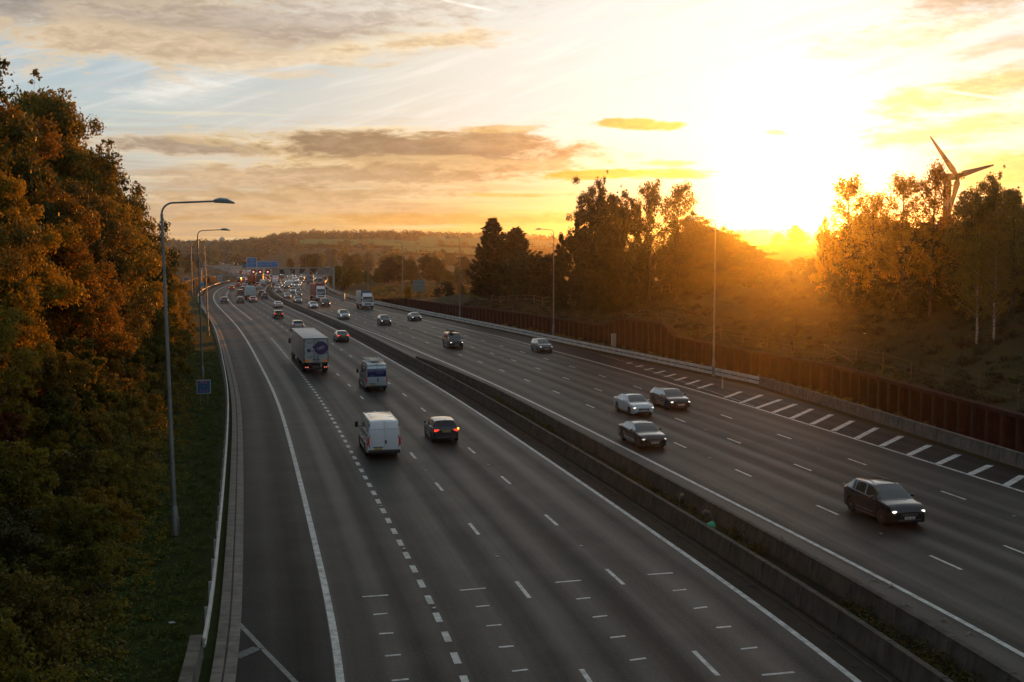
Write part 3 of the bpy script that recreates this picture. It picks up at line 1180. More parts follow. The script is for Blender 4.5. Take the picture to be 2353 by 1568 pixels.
def birch_bark():
    m, g, p, out = newmat('birch_bark')
    tc = g.n('ShaderNodeTexCoord').outputs['Object']
    x, y, z = g.sep(tc)
    nz = g.noise(g.xyz(g.m('MULTIPLY', x, 3), g.m('MULTIPLY', y, 3), g.m('MULTIPLY', z, 5)), 1.5, 4, .6)
    g.link(g.mix(g.ss(nz, .48, .6), (.34, .31, .27), (.05, .04, .035)), p.inputs['Base Color'])
    p.inputs['Roughness'].default_value = .8
    return m


M_BIRCH = birch_bark()


def unit(n):
    v = rng.normal(size=(n, 3))
    return v / np.linalg.norm(v, axis=1, keepdims=True)


def leaves(C, Rr, per, size, tint_c=None, flat=(1, 1, .8), shell=.45, droop=0.0, asp=.55):
    """diamond leaves around clump centres C (n,3) with radii Rr; returns V, F, tint"""
    n = len(C)
    cnt = np.maximum(3, (per * (Rr / Rr.mean()) ** 2).astype(int))
    idx = np.repeat(np.arange(n), cnt)
    N = len(idx)
    d = unit(N)
    rad = Rr[idx] * (shell + (1 - shell) * rng.random(N)) * (.82 + .36 * rng.random(N))
    p = C[idx] + d * rad[:, None] * np.array(flat)
    nr = d * .6 + unit(N) * .8 + np.array([0, 0, .25])
    nr /= np.linalg.norm(nr, axis=1, keepdims=True)
    a = np.cross(nr, unit(N))
    a /= np.linalg.norm(a, axis=1, keepdims=True) + 1e-9
    if droop:
        a = a + np.array([0, 0, -droop])
        a /= np.linalg.norm(a, axis=1, keepdims=True)
    b = np.cross(nr, a)
    s = size * (.6 + .8 * rng.random(N))[:, None]
    V = np.stack([p - a * s, p + b * s * asp, p + a * s, p - b * s * asp], 1).reshape(-1, 3)
    F = np.arange(N * 4).reshape(-1, 4)
    tc = (rng.random(n) if tint_c is None else tint_c)[idx]
    t = np.clip(.5 + (tc - .5) * .55 + (rng.random(N) - .5) * .45, 0, 1)
    return V, F, t


def limb(mb, a, b, r0, r1, bend=.15, n=5, k=4):
    a, b = Vector(a), Vector(b)
    ln = (b - a).length
    j = Vector((random.uniform(-1, 1), random.uniform(-1, 1), random.uniform(.2, .8))) * bend * ln
    pts = [a.lerp(b, i / k) + j * math.sin(math.pi * i / k) * .6 for i in range(k + 1)]
    mb.tube(pts, [r0 + (r1 - r0) * (i / k) for i in range(k + 1)], n, 0, False)
    return pts


def make_tree(kind, h, cr, ncl, per, size, seed, base=.22, shape='round', clr=(.4, .85), limbs=14, trunk_r=None, boughs=20, twigs=14):
    """returns (trunk mesh, crown mesh): boughs carry clusters of leaf clumps, with gaps between them and loose twigs on top"""
    global rng
    rng = np.random.default_rng(seed)
    random.seed(seed)

    def env(u):
        if shape == 'round':
            return math.sqrt(max(0, 1 - (2 * u - .9) ** 2 * .95)) if u > .02 else .5
        if shape == 'egg':
            return math.sin(math.pi * min(1, (u * .86 + .14)) ** .8)
        if shape == 'tall':
            return (1 - u) ** .55 * min(1, (u + .12) * 4) * .95
        return math.sqrt(max(0, 1 - u * u))
    B = []
    for i in range(boughs):
        u = ((i + rng.random()) / boughs) ** .9
        ang = i * 2.4 + rng.normal() * .5
        rr = env(u) * cr * rng.uniform(.45, 1.02)
        B.append((rr * math.cos(ang), rr * math.sin(ang), h * (base + (1 - base) * u * .97), cr * rng.uniform(.18, .34) * (1.15 - .35 * u)))
    B = np.array(B)
    k = rng.integers(0, boughs, ncl)
    sg = B[k, 3:4]
    C = B[k, :3] + rng.normal(size=(ncl, 3)) * sg * np.array([1, 1, .72])
    # thin filling round the stem
    nf = ncl // 4
    uf = rng.random(nf)
    af = rng.random(nf) * 6.283
    rf = np.array([env(u) for u in uf]) * cr * .5 * np.sqrt(rng.random(nf))
    C = np.concatenate([C, np.stack([rf * np.cos(af), rf * np.sin(af), h * (base + (1 - base) * uf * .9)], 1)])
    tb = rng.random(boughs)
    tint = np.concatenate([np.clip(tb[k] * .75 + rng.random(ncl) * .35 - .05, 0, 1), rng.random(nf) * .5])
    Rr = rng.uniform(*clr, len(C)) * (cr / 3.4)
    mb = MB()
    tr = trunk_r or h * .016
    top = Vector((cr * .06, -cr * .05, h * .9))
    tp = [Vector((0, 0, -.5)), Vector((.006 * h, .01 * h, h * .22)), Vector((-.008 * h, 0, h * .5)), top]
    mb.tube(tp, [tr * 1.25, tr, tr * .65, tr * .15], 8, 0, False)
    for c in B[:, :3][:limbs + 6]:
        z0 = max(h * .10, c[2] * .6)
        limb(mb, (0, 0, z0), c, tr * .40 * (1 - z0 / h * .6), tr * .07)
    ex = []
    for i in range(twigs):
        j = rng.integers(boughs // 3, boughs)
        b0 = B[j, :3]
        d = np.array([b0[0], b0[1], cr * rng.uniform(.2, .8)])
        d = d / (np.linalg.norm(d) + 1e-6) + rng.normal(size=3) * .22
        ln = cr * rng.uniform(.18, .46)
        e = b0 + d * ln
        limb(mb, b0, e, tr * .09, tr * .02, .1, 3, 3)
        for f in (.55, .75, .9, 1.02):
            ex.append(b0 + d * ln * f + rng.normal(size=3) * .06 * cr)
    ex = np.array(ex)
    C = np.concatenate([C, ex])
    Rr = np.concatenate([Rr, rng.uniform(.13, .30, len(ex)) * (cr / 3.4)])
    tint = np.concatenate([tint, rng.random(len(ex))])
    V, F, t = leaves(C, Rr, per, size, tint, shell=.25)
    crown = mesh_from('crown', V, F, tint=t, mats=[LM['olive']])
    return mb.mesh('trunk', [M_BARK], 60, fix=False), crown


def make_sparse(h, cr, seed, per=26, size=.085, limbs=34, birch=True, weep=.5):
    """light tree: visible limbs and twigs, thin leaf sprays"""
    global rng
    rng = np.random.default_rng(seed)
    random.seed(seed)
    mb = MB()
    tr = h * .0115
    tp = [Vector((0, 0, -.6))]
    for i in range(1, 8):
        tp.append(Vector((rng.normal() * .018 * h * (i / 8), rng.normal() * .018 * h * (i / 8), h * i / 7 * .96)))
    mb.tube(tp, [tr * (1.15 - .98 * i / 7) for i in range(8)], 8, 0, False)
    C = []
    for i in range(limbs):
        u = .20 + .78 * (i + rng.random()) / limbs
        z0 = u * h * .93
        k = min(6, int(z0 / (h * .96) * 7))
        f = z0 / (h * .96) * 7 - k
        p0 = tp[k].lerp(tp[k + 1], f)
        ang = i * 2.4 + rng.normal() * .4
        ln = cr * (1 - u) ** .55 * (.55 + .6 * rng.random()) + .5
        rise = ln * (.55 + .35 * rng.random())
        p1 = p0 + Vector((math.cos(ang) * ln, math.sin(ang) * ln, rise))
        pts = limb(mb, p0, p1, tr * .34 * (1.1 - u), tr * .05, .12, 4, 5)
        for q in pts[2:]:
            C.append(tuple(q))
        for j in range(3):
            b0 = pts[2 + j]
            e = b0 + Vector((rng.normal() * .5, rng.normal() * .5, -weep * (.4 + rng.random()))) * (.35 * ln + .25)
            limb(mb, b0, e, tr * .07, tr * .02, .1, 3, 2)
            C.append(tuple(e))
            C.append(tuple(b0.lerp(e, .6)))
    C.append(tuple(tp[-1]))
    C = np.array(C)
    Rr = rng.uniform(.3, .75, len(C)) * (cr / 3.0)
    V, F, t = leaves(C, Rr, per, size, None, (1, 1, 1.1), .05, .35)
    crown = mesh_from('crown', V, F, tint=t, mats=[LM['gold']])
    return mb.mesh('trunk', [M_BIRCH if birch else M_BARK], 60, fix=False), crown


def make_conifer(h, cr, seed, whorls=26, size=.13, per=46):
    global rng
    rng = np.random.default_rng(seed)
    random.seed(seed)
    mb = MB()
    tr = h * .017
    mb.tube([(0, 0, -.5), (0, 0, h * .5), (0.05, 0, h)], [tr, tr * .6, .02], 7, 0, False)
    Vs, Ts = [], []
    for w in range(whorls):
        u = (w + .5) / whorls
        z = h * (.05 + .95 * u)
        ln0 = cr * (1 - u) ** .72 * (1.0 if u > .12 else .85) + .22
        nb = max(4, int(8 - 3 * u))
        for k in range(nb):
            ang = k * 2 * math.pi / nb + w * 1.1 + rng.normal() * .22
            ln = ln0 * (.66 + .55 * rng.random())
            d = np.array([math.cos(ang), math.sin(ang), 0])
            p0 = np.array([0, 0, z])
            sag = -.12 * ln
            up = .42 * ln * (0.5 + u)
            S_ = np.linspace(0, 1, 5)
            pts = [p0 + d * ln * s + np.array([0, 0, sag * math.sin(s * 3.14) + up * s * s]) for s in S_]
            mb.tube([tuple(q) for q in pts], [tr * .22 * (1 - .85 * s) * (1 - .6 * u) + .006 for s in S_], 3, 0, False)
            n = int(per * (.35 + ln / cr))
            s = np.sqrt(rng.random(n)) * .98 + .04
            q = p0 + d * (ln * s)[:, None] + np.stack([0 * s, 0 * s, sag * np.sin(s * 3.14) + up * s * s], 1)
            side = np.array([-d[1], d[0], 0]) * rng.choice([-1, 1], n)[:, None]
            a = d * .75 + side * (.75 * (1.1 - s))[:, None] + rng.normal(size=(n, 3)) * .22 + np.array([0, 0, .12])
            a /= np.linalg.norm(a, axis=1, keepdims=True)
            q = q + side * ((1.05 - s) * ln * .30 * rng.random(n))[:, None] + rng.normal(size=(n, 3)) * .07
            b = np.cross(a, rng.normal(size=(n, 3)))
            b /= np.linalg.norm(b, axis=1, keepdims=True)
            sz = size * (1.0 + 1.0 * rng.random(n))[:, None] * (.8 + .35 * (ln / cr))
            Vs.append(np.stack([q - a * sz * .6, q + b * sz * .34, q + a * sz * 1.2, q - b * sz * .34], 1).reshape(-1, 3))
            Ts.append(np.clip(.45 + .25 * (s - .5) + .35 * (rng.random(n) - .5), 0, 1))
    V = np.concatenate(Vs)
    crown = mesh_from('crown', V, np.arange(len(V)).reshape(-1, 4), tint=np.concatenate(Ts), mats=[LM['needle']])
    return mb.mesh('trunk', [M_BARK], 60, fix=False), crown


TREE = {
    'round_a': make_tree('round', 10, 3.9, 300, 235, .086, 11, .14, 'round'),
    'round_b': make_tree('round', 10, 3.6, 280, 235, .086, 23, .12, 'egg', boughs=24),
    'egg': make_tree('egg', 11, 3.5, 300, 230, .083, 31, .10, 'egg', boughs=28),
    'tall': make_tree('tall', 12, 3.3, 290, 225, .086, 47, .08, 'tall', boughs=30),
    'shrub_a': make_tree('dome', 4, 2.4, 110, 105, .085, 53, .02, 'dome', (.35, .8), 8, .05, 14, 16),
    'shrub_b': make_tree('dome', 3.4, 2.0, 90, 105, .08, 61, .02, 'dome', (.35, .8), 8, .045, 12, 14),
    'shrub_c': make_tree('egg', 5, 2.0, 120, 100, .085, 67, .03, 'egg', (.32, .75), 10, .06, 14, 16),
    'open': make_tree('round', 11, 3.8, 230, 140, .088, 71, .16, 'round', (.34, .75), 40, None, 22, 24),
    'birch_a': make_sparse(12, 2.8, 83, 29, .078, 42),
    'birch_b': make_sparse(12, 2.4, 89, 29, .078, 38),
    'birch_c': make_sparse(11, 3.0, 97, 32, .078, 44, True, .9),
    'ash': make_sparse(12, 3.8, 101, 34, .10, 34, False, .15),
    'spruce_a': make_conifer(14, 3.7, 107, 40, .19, 95),
    'spruce_b': make_conifer(12, 3.4, 109, 36, .19, 95),
    'larch': make_conifer(16, 3.4, 113, 44, .15, 60),
}


def tree(kind, leaf, x, y, h, w=None, label=None, group=None, name='tree', cat='tree', rot=None, sink=.1, z=None):
    tm, cm = TREE[kind]
    base_h = {'round_a': 10, 'round_b': 10, 'egg': 11, 'tall': 12, 'shrub_a': 4, 'shrub_b': 3.4, 'shrub_c': 5, 'open': 11, 'birch_a': 12, 'birch_b': 12, 'birch_c': 11, 'ash': 12, 'spruce_a': 14, 'spruce_b': 12, 'larch': 16}[kind]
    s = h / base_h
    sw = s if w is None else w
    zz = gz(x, y) - sink if z is None else z
    r = thing(name, label, cat, (x, y, zz), random.uniform(0, 6.28) if rot is None else rot, group)
    r.scale = (sw, sw, s)
    a = link('trunk', tm, r)
    b = link('crown', cm, r)
    b.material_slots[0].link = 'OBJECT'
    b.material_slots[0].material = LM[leaf]
    return r


def at(t, o):
    x, y = P(t, o)
    return float(x), float(y)


random.seed(5)
# ---- left bank: tall trees (distance along the road, offset, species, leaf, top height above the road)
LEFT = [
    (60, -36, 'larch', 'larch', 25.8, 'tall larch with bare upswept tips, highest tree at the left edge'),
    (70, -41, 'tall', 'olive', 27.5, 'dark olive tree behind the bare-tipped larch, its crown cut by the left edge'),
    (76, -36, 'round_b', 'green', 25.6, 'dark green tree between the larch and the feathery birch on the left bank'),
    (84, -39, 'birch_c', 'larch', 27.2, 'feathery olive birch with a wispy top, just right of the dark green tree'),
    (84, -33.5, 'egg', 'rust', 20.5, 'orange-brown tree low in front of the feathery birch on the left bank'),
    (94, -36.5, 'birch_c', 'olive', 26.0, 'thin-crowned olive birch stepping down the skyline of the left bank'),
    (97, -31.5, 'egg', 'olive', 22, 'olive tree with drooping outline halfway down the left skyline'),
    (106, -34, 'round_a', 'olive', 22.6, 'brown-green tree behind the olive tree halfway down the left skyline'),
    (111, -30.0, 'egg', 'green', 19.0, 'dark green rounded tree above the lantern height of the nearest lamp column'),
    (118, -34, 'tall', 'olive', 18.8, 'narrow olive tree peeping behind the dark rounded tree'),
    (125, -29.0, 'round_b', 'gold', 15.6, 'golden tree just left of the top of the nearest lamp column'),
    (134, -31, 'egg', 'brown', 16.0, 'brownish tree behind the golden tree beside the nearest lamp column'),
    (144, -28.5, 'round_a', 'gold', 12.6, 'bright golden bushy tree seen between the two nearest left lamp columns'),
    (156, -28, 'round_b', 'olive', 10.5, 'olive bushy tree low behind the golden one between the lamp columns'),
    (172, -27.5, 'round_a', 'gold', 8.6, 'yellow-leaved small tree near the second left lamp column'),
    (62, -33.5, 'round_a', 'brown', 18.0, 'broad brown tree filling the left edge below the larch'),
    (70, -30.5, 'round_b', 'gold', 15.0, 'golden-brown tree low before the dark green one at the left'),
    (80, -29.5, 'egg', 'rust', 14.5, 'glowing orange tree in the middle of the left bank'),
    (90, -29.5, 'round_a', 'brown', 15.2, 'brown-leaved tree behind the glowing orange one on the left bank'),
    (100, -28.2, 'round_b', 'gold', 13.2, 'golden tree left of the nearest lamp column at half its height'),
    (112, -27.4, 'round_a', 'olive', 11.8, 'olive tree touching the nearest lamp column at mid height'),
    (55, -31.0, 'egg', 'olive', 13.2, 'olive-brown tree low at the left edge of the photo'),
]
for (t, o, k, lf, top, lab) in LEFT:
    x, y = at(t, o)
    b = gz(x, y)
    hh = (top - b) * 1.10
    tree(k, lf, x, y, hh, None if hh < 11.5 else max(1.05, hh / 13) * (1.2 if k in ('larch', 'tall') else 1.0), lab, 'autumn trees on the left bank', {'larch': 'larch_tree', 'birch_c': 'birch_tree', 'birch_a': 'birch_tree'}.get(k, 'autumn_tree'))
# ---- left bank: shrubs in front
SH = [(34, -24.2, 'shrub_b', 'olive', 2.4), (39, -24.0, 'shrub_a', 'brown', 2.6), (44, -23.6, 'shrub_b', 'olive', 2.2), (49, -23.8, 'shrub_a', 'olive', 2.6), (54, -23.6, 'shrub_b', 'rust', 2.2), (60, -23.6, 'shrub_a', 'olive', 2.6), (66, -23.8, 'shrub_b', 'brown', 2.2), (36, -26.5, 'shrub_a', 'brown', 4.0), (37, -30.5, 'shrub_c', 'olive', 5.2), (41, -27.5, 'shrub_b', 'green', 3.2), (42, -31.5, 'shrub_a', 'brown', 5.5), (45.5, -25.6, 'shrub_b', 'scrub', 2.6), (46.5, -29, 'shrub_c', 'rust', 4.5),
      (50, -33, 'shrub_a', 'olive', 6.0), (51, -26.5, 'shrub_a', 'olive', 3.2), (55, -28.2, 'shrub_c', 'red', 4.2), (57, -25.6, 'shrub_b', 'brown', 2.8), (60, -29.2, 'shrub_a', 'gold', 4.6), (63, -26.6, 'shrub_c', 'olive', 4.2),
      (67, -27.8, 'shrub_a', 'rust', 4.8), (70, -25.4, 'shrub_b', 'brown', 3.0), (74, -27, 'shrub_c', 'olive', 5.4), (78, -25.6, 'shrub_a', 'brown', 3.4), (82, -26.8, 'shrub_a', 'rust', 4.8), (86, -25.2, 'shrub_b', 'olive', 3.2),
      (91, -26.2, 'shrub_c', 'olive', 5.4), (96, -25.2, 'shrub_a', 'brown', 3.6), (101, -25.6, 'shrub_c', 'olive', 5.0), (107, -25.0, 'shrub_a', 'green', 3.8), (113, -25.0, 'shrub_c', 'olive', 5.2), (119, -25.4, 'shrub_a', 'gold', 5.0),
      (126, -25.2, 'shrub_c', 'gold', 5.6), (133, -25.4, 'shrub_a', 'olive', 4.6), (140, -25.0, 'shrub_c', 'gold', 5.6), (148, -25.2, 'shrub_a', 'brown', 4.8), (156, -24.8, 'shrub_c', 'gold', 5.4), (165, -25.0, 'shrub_a', 'olive', 4.6),
      (175, -24.6, 'shrub_c', 'rust', 4.6), (186, -24.6, 'shrub_a', 'gold', 4.4), (198, -24.4, 'shrub_c', 'brown', 4.2), (210, -24.8, 'shrub_a', 'olive', 4.0), (224, -24.8, 'shrub_c', 'gold', 4.2), (240, -25.4, 'shrub_a', 'olive', 3.6),
      (258, -26, 'shrub_c', 'olive', 3.8), (276, -26, 'shrub_a', 'rust', 3.6), (296, -26.5, 'shrub_a', 'olive', 3.4), (205, -29, 'round_a', 'olive', 6.2), (230, -30, 'round_b', 'olive', 6.0), (262, -31, 'round_a', 'green', 6.0)]
NICE = {'brown': 'brown-leaved', 'olive': 'olive-leaved', 'green': 'dark green', 'rust': 'orange-rust', 'red': 'dark red', 'gold': 'golden-leaved', 'scrub': 'dull green'}
for (t, o, k, lf, h) in SH:
    x, y = at(t, o)
    z = 'in the near corner, below the nearest lamp column' if t < 50 else ('beside the nearest lamp column' if t < 66 else ('between the two nearest lamp columns' if t < 118 else ('beyond the second lamp column' if t < 200 else 'on the far left verge before the gantry')))
    tree(k, lf, x, y, h, None, '%s shrub on the left bank %s' % (NICE[lf], z), 'shrubs on the left bank', 'shrub', 'shrub')

# ---- right bank
RIGHT = [
    # px, distance, kind, leaf, top py, label, width scale
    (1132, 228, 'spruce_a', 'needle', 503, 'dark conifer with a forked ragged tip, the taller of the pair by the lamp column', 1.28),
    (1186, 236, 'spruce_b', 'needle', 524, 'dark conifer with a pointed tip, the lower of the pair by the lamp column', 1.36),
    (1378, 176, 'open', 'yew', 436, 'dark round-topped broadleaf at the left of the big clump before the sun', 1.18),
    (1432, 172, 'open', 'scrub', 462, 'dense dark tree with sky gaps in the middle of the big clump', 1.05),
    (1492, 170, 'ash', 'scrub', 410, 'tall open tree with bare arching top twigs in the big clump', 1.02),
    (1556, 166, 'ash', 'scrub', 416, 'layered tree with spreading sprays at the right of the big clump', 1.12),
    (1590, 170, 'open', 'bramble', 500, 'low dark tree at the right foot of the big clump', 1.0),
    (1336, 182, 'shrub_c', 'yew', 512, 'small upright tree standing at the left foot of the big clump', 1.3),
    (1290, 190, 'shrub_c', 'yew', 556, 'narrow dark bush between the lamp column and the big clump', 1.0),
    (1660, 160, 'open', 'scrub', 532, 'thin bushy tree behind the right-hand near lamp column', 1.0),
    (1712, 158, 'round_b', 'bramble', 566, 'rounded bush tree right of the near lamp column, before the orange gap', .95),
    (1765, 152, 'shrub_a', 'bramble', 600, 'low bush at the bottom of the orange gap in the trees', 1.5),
    (1888, 136, 'birch_b', 'birch', 490, 'slender half-bare birch at the left end of the right-hand row', .55),
    (1944, 126, 'birch_a', 'birch', 392, 'glowing yellow birch nearest to the bright sky, left of the right-hand row', 1.16),
    (2000, 122, 'birch_c', 'birch', 430, 'orange birch behind the glowing yellow one in the right-hand row', 1.05),
    (2067, 118, 'birch_a', 'birch', 388, 'golden birch with a straight dark stem in the middle of the right-hand row', 1.12),
    (2136, 112, 'birch_b', 'birch', 362, 'tallest birch of the right-hand row, just left of the wind turbine', 1.2),
    (2226, 106, 'birch_c', 'brown', 438, 'dense dark birch right of the wind turbine tower', 1.1),
    (2272, 108, 'open', 'brown', 424, 'bushy dark-leaved tree right of the turbine hub', .92),
    (2325, 100, 'birch_b', 'brown', 430, 'open birch at the right edge of the photo', .95),
    (2375, 96, 'birch_a', 'brown', 452, 'drooping birch cut off by the right edge of the photo', .95),
    (2244, 97, 'birch_b', 'olive', 520, 'white-stemmed young birch standing low on the right bank', .7),
    (2283, 95, 'birch_a', 'brown', 545, 'second white-stemmed young birch low on the right bank, nearer the edge', .6),
]
for (px, d, k, lf, py, lab, sw) in RIGHT:
    x = (px - 1176.5) / 2650 * d * 1.0
    y = d * .997
    b = gz(x, y)
    top = CAM_H + (578 - py) / 2650 * d
    r_ = tree(k, lf, x, y, top - b, sw, lab, 'trees on the right bank', {'spruce_a': 'conifer_tree', 'spruce_b': 'conifer_tree'}.get(k, 'birch_tree' if k.startswith('birch') else ('shrub' if k.startswith('shrub') else 'broadleaf_tree')), 'shrub' if k.startswith('shrub') else 'tree')
    if 'white-stemmed' not in lab:
        reslot(r_, {'birch_bark': M_BARK})
# shrub layer under the right-hand trees
for i in range(104):
    px = random.uniform(1180, 2420) if i < 72 else random.uniform(1870, 2420)
    d0 = np.interp(px, [1180, 1400, 1600, 1800, 2000, 2400], [212, 180, 166, 152, 128, 102])
    d = d0 + random.uniform(-3, 26)
    x = (px - 1176.5) / 2650 * d
    o, t = to_off(x, d)
    if o - WR(t) < 9:
        continue
    gap = 1680 < px < 1905
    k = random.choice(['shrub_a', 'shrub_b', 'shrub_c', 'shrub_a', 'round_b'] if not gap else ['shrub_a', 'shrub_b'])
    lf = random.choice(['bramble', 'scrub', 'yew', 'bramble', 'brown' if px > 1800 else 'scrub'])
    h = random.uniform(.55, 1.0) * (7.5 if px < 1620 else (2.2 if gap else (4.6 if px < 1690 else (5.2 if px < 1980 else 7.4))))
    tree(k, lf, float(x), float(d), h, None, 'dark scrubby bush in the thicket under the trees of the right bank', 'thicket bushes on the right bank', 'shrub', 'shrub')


# ---- undergrowth that nobody could count
def scatter(name, pts, zs, Rr, per, size, leafname, label, cat='undergrowth', flat=(1, 1, .7), droop=0.0, shell=.1):
    C = np.stack([pts[:, 0], pts[:, 1], zs], 1)
    V, F, t = leaves(C, Rr, per, size, None, flat, shell, droop)
    o = link(name, mesh_from(name, V, F, tint=t, mats=[LM[leafname]]))
    tag(o, label, cat, None, 'stuff')
    return o


def band(n, t0, t1, o0, o1, power=1.0):
    t = t0 + (t1 - t0) * rng.random(n) ** power
    o = o0 + (o1 - o0) * rng.random(n)
    x, y = P(t, o)
    return np.stack([x, y], 1), t, o


rng = np.random.default_rng(99)
for (nm, lf, n, lab, o0, o1, r0, r1) in [('undergrowth', 'olive', 900, 'olive and brown undergrowth covering the left bank', -23.4, -44, .5, 1.25), ('undergrowth', 'brown', 800, 'brown bramble undergrowth on the left bank', -23.6, -44, .5, 1.2), ('undergrowth', 'scrub', 520, 'dull green weeds at the foot of the left bank', -22.6, -30, .35, .8)]:
    p_, t_, o_ = band(n, 28, 200, o0, o1, 1.5)
    Rr = rng.uniform(r0, r1, n)
    scatter(nm, p_, hfun(p_[:, 0], p_[:, 1]) + Rr * .35, Rr, 105, .10, lf, lab)
for (nm, lf, n_) in (('undergrowth', 'olive', 900), ('undergrowth', 'brown', 760)):
    p_, t_, o_ = band(n_, 26, 120, -20.7, -28, 1.2)
    Rr = rng.uniform(.3, .8, n_) * np.clip((-o_ - 19.6) / 3.4, .40, 1.25)
    scatter(nm, p_, hfun(p_[:, 0], p_[:, 1]) + Rr * .4, Rr, 110, .075, lf, 'tangled %s weeds and bramble at the near foot of the left bank' % ('olive' if lf == 'olive' else 'brown'))
p_, t_, o_ = band(420, 190, 420, -23, -46)
scatter('undergrowth', p_, hfun(p_[:, 0], p_[:, 1]) + .4, rng.uniform(.8, 1.8, 420), 50, .26, 'olive', 'olive scrub along the far left verge')
# right slope: rank grass, bramble
n = 2400
t = 40 + 180 * rng.random(n) ** 1.2
o = WR(t) + 1.2 + 30 * rng.random(n) ** 1.1
x, y = P(t, o)
for i, lf in enumerate(('bramble', 'scrub', 'bramble')):
    s = slice(i * n // 3, (i + 1) * n // 3)
    Rr = rng.uniform(.3, .75, s.stop - s.start)
    scatter('undergrowth', np.stack([x[s], y[s]], 1), hfun(x[s], y[s]) + Rr * .25, Rr, 80, .105, lf, ['dark scrub and bramble on the right slope above the rusty wall', 'brown dead stalks on the right slope above the rusty wall', 'low green-brown ground cover on the right slope'][i], flat=(1.2, 1.2, .6))
# verge weeds below the wall, and grass of the left verge
n = 420
t = 40 + 150 * rng.random(n)
o = KR(t) + .6 + (WR(t) - KR(t) - .7) * rng.random(n)
x, y = P(t, o)
scatter('weeds', np.stack([x, y], 1), np.full(n, .18), rng.uniform(.2, .5, n), 60, .08, 'brown', 'dry weeds between the right guard rail and the rusty wall', 'weeds')
p_, t_, o_ = band(1500, 30, 150, -22.6, -19.2, 1.3)
V, F, tt = leaves(np.stack([p_[:, 0], p_[:, 1], hfun(p_[:, 0], p_[:, 1]) + .16], 1), rng.uniform(.2, .4, 1500), 46, .075, None, (1, 1, .45), 0.0, 0.0, .22)
LM['grass'] = leaf_mat('leaf_grass', [(.030, .052, .009), (.054, .090, .014), (.082, .12, .020), (.115, .125, .024)], .3)
tag(link('grass', mesh_from('grass', V, F, tint=tt, mats=[LM['grass']])), 'green grass of the left verge between kerb and bank', 'grass', None, 'stuff')
# weeds in the central reserve trough
n = 520
t = 30 + 95 * rng.random(n) ** 1.25
o = WL + .4 + (WM(t) - WL - .8) * rng.random(n)
x, y = P(t, o)
keep = np.sin(t * .55) + np.sin(t * .23 + 1) > -.55
x, y = x[keep], y[keep]
scatter('weeds', np.stack([x, y], 1), np.full(len(x), .2), rng.uniform(.15, .40, len(x)), 70, .055, 'scrub', 'green weeds growing in the trough between the two central walls', 'weeds', (1, 1, .9))
# ------------------------------------------------------------------ vehicles
def paint(name, col, metal=.25, rough=.26):
    return mat(name, col, rough, metal, .6, 1.0)


PAINT = {
    'paint': paint('paint', (.30, .30, .30)),
    'black': paint('paint_black', (.010, .009, .010)),
    'dark': paint('paint_dark_grey', (.030, .030, .034)),
    'grey': paint('paint_grey', (.11, .115, .12), .5),
    'silver': paint('paint_silver', (.36, .37, .38), .6),
    'white': paint('paint_white', (.72, .73, .74), 0),
    'ice': paint('paint_pale_blue', (.50, .57, .60), .2),
    'pink': paint('paint_pink_white', (.66, .55, .56), .1),
    'blue': paint('paint_blue', (.06, .12, .19), .3),
    'teal': paint('paint_teal', (.04, .12, .15), .3),
    'red': paint('paint_red', (.26, .022, .014), .1),
    'maroon': paint('paint_maroon', (.09, .016, .014), .2),
    'brown': paint('paint_brown', (.10, .062, .04), .3),
}
M_GLASS = mat('window_glass', (.034, .050, .047), .06, 0, 1.0, 1.0)  # base made paler and greener to stand in for reflected sky
M_TINT = mat('dark_window_glass', (.006, .007, .008), .08, 0, .7)
M_RIM = mat('wheel_rim', (.30, .30, .31), .35, .8)
M_CHROME = mat('chrome', (.55, .55, .55), .18, .95)
M_HEAD = mat('headlight_lit', (.9, .9, .85), .2, emit=(1.0, .93, .78), es=1.5)
M_HEADF = mat('headlight_lit_far', (.9, .9, .85), .2, emit=(1.0, .86, .62), es=1.8)
M_HEADO = mat('headlight_dim', (.55, .56, .56), .12, emit=(1.0, .93, .78), es=.55)
M_TAIL = mat('tail_light', (.20, .008, .008), .25, emit=(1.0, .03, .01), es=.05)
M_TAILON = mat('tail_light_lit', (.35, .01, .01), .25, emit=(1.0, .05, .02), es=1.4)
M_AMBER = mat('indicator_lit', (.8, .4, .05), .25, emit=(1.0, .52, .05), es=4.0)
M_PLATEY = mat('yellow_plate', (.55, .38, .045), .5)
M_PLATEW = mat('white_plate', (.55, .55, .52), .5)
M_PLATET = mat('plate_characters', (.03, .03, .03), .6)
M_UNDER = mat('underside', (.008, .008, .008), .9)
M_TRIM = mat('dark_trim', (.020, .020, .021), .55)
M_ALU = mat('aluminium', (.55, .55, .53), .35, .7)


def smooth_arr(a, n=2):
    for _ in range(n):
        b = a.copy()
        b[1:-1] = .25 * a[:-2] + .5 * a[1:-1] + .25 * a[2:]
        a = b
    return a


def text_mesh(body, size, m):
    cu = bpy.data.curves.new('txt', 'FONT')
    cu.body = body
    cu.size = size
    cu.align_x = 'CENTER'
    cu.align_y = 'CENTER'
    cu.extrude = .002
    ob = bpy.data.objects.new('txt', cu)
    COL.objects.link(ob)
    dg = bpy.context.evaluated_depsgraph_get()
    me = bpy.data.meshes.new_from_object(ob.evaluated_get(dg))
    me.materials.clear()
    me.materials.append(m)
    bpy.data.objects.remove(ob)
    bpy.data.curves.remove(cu)
    return me


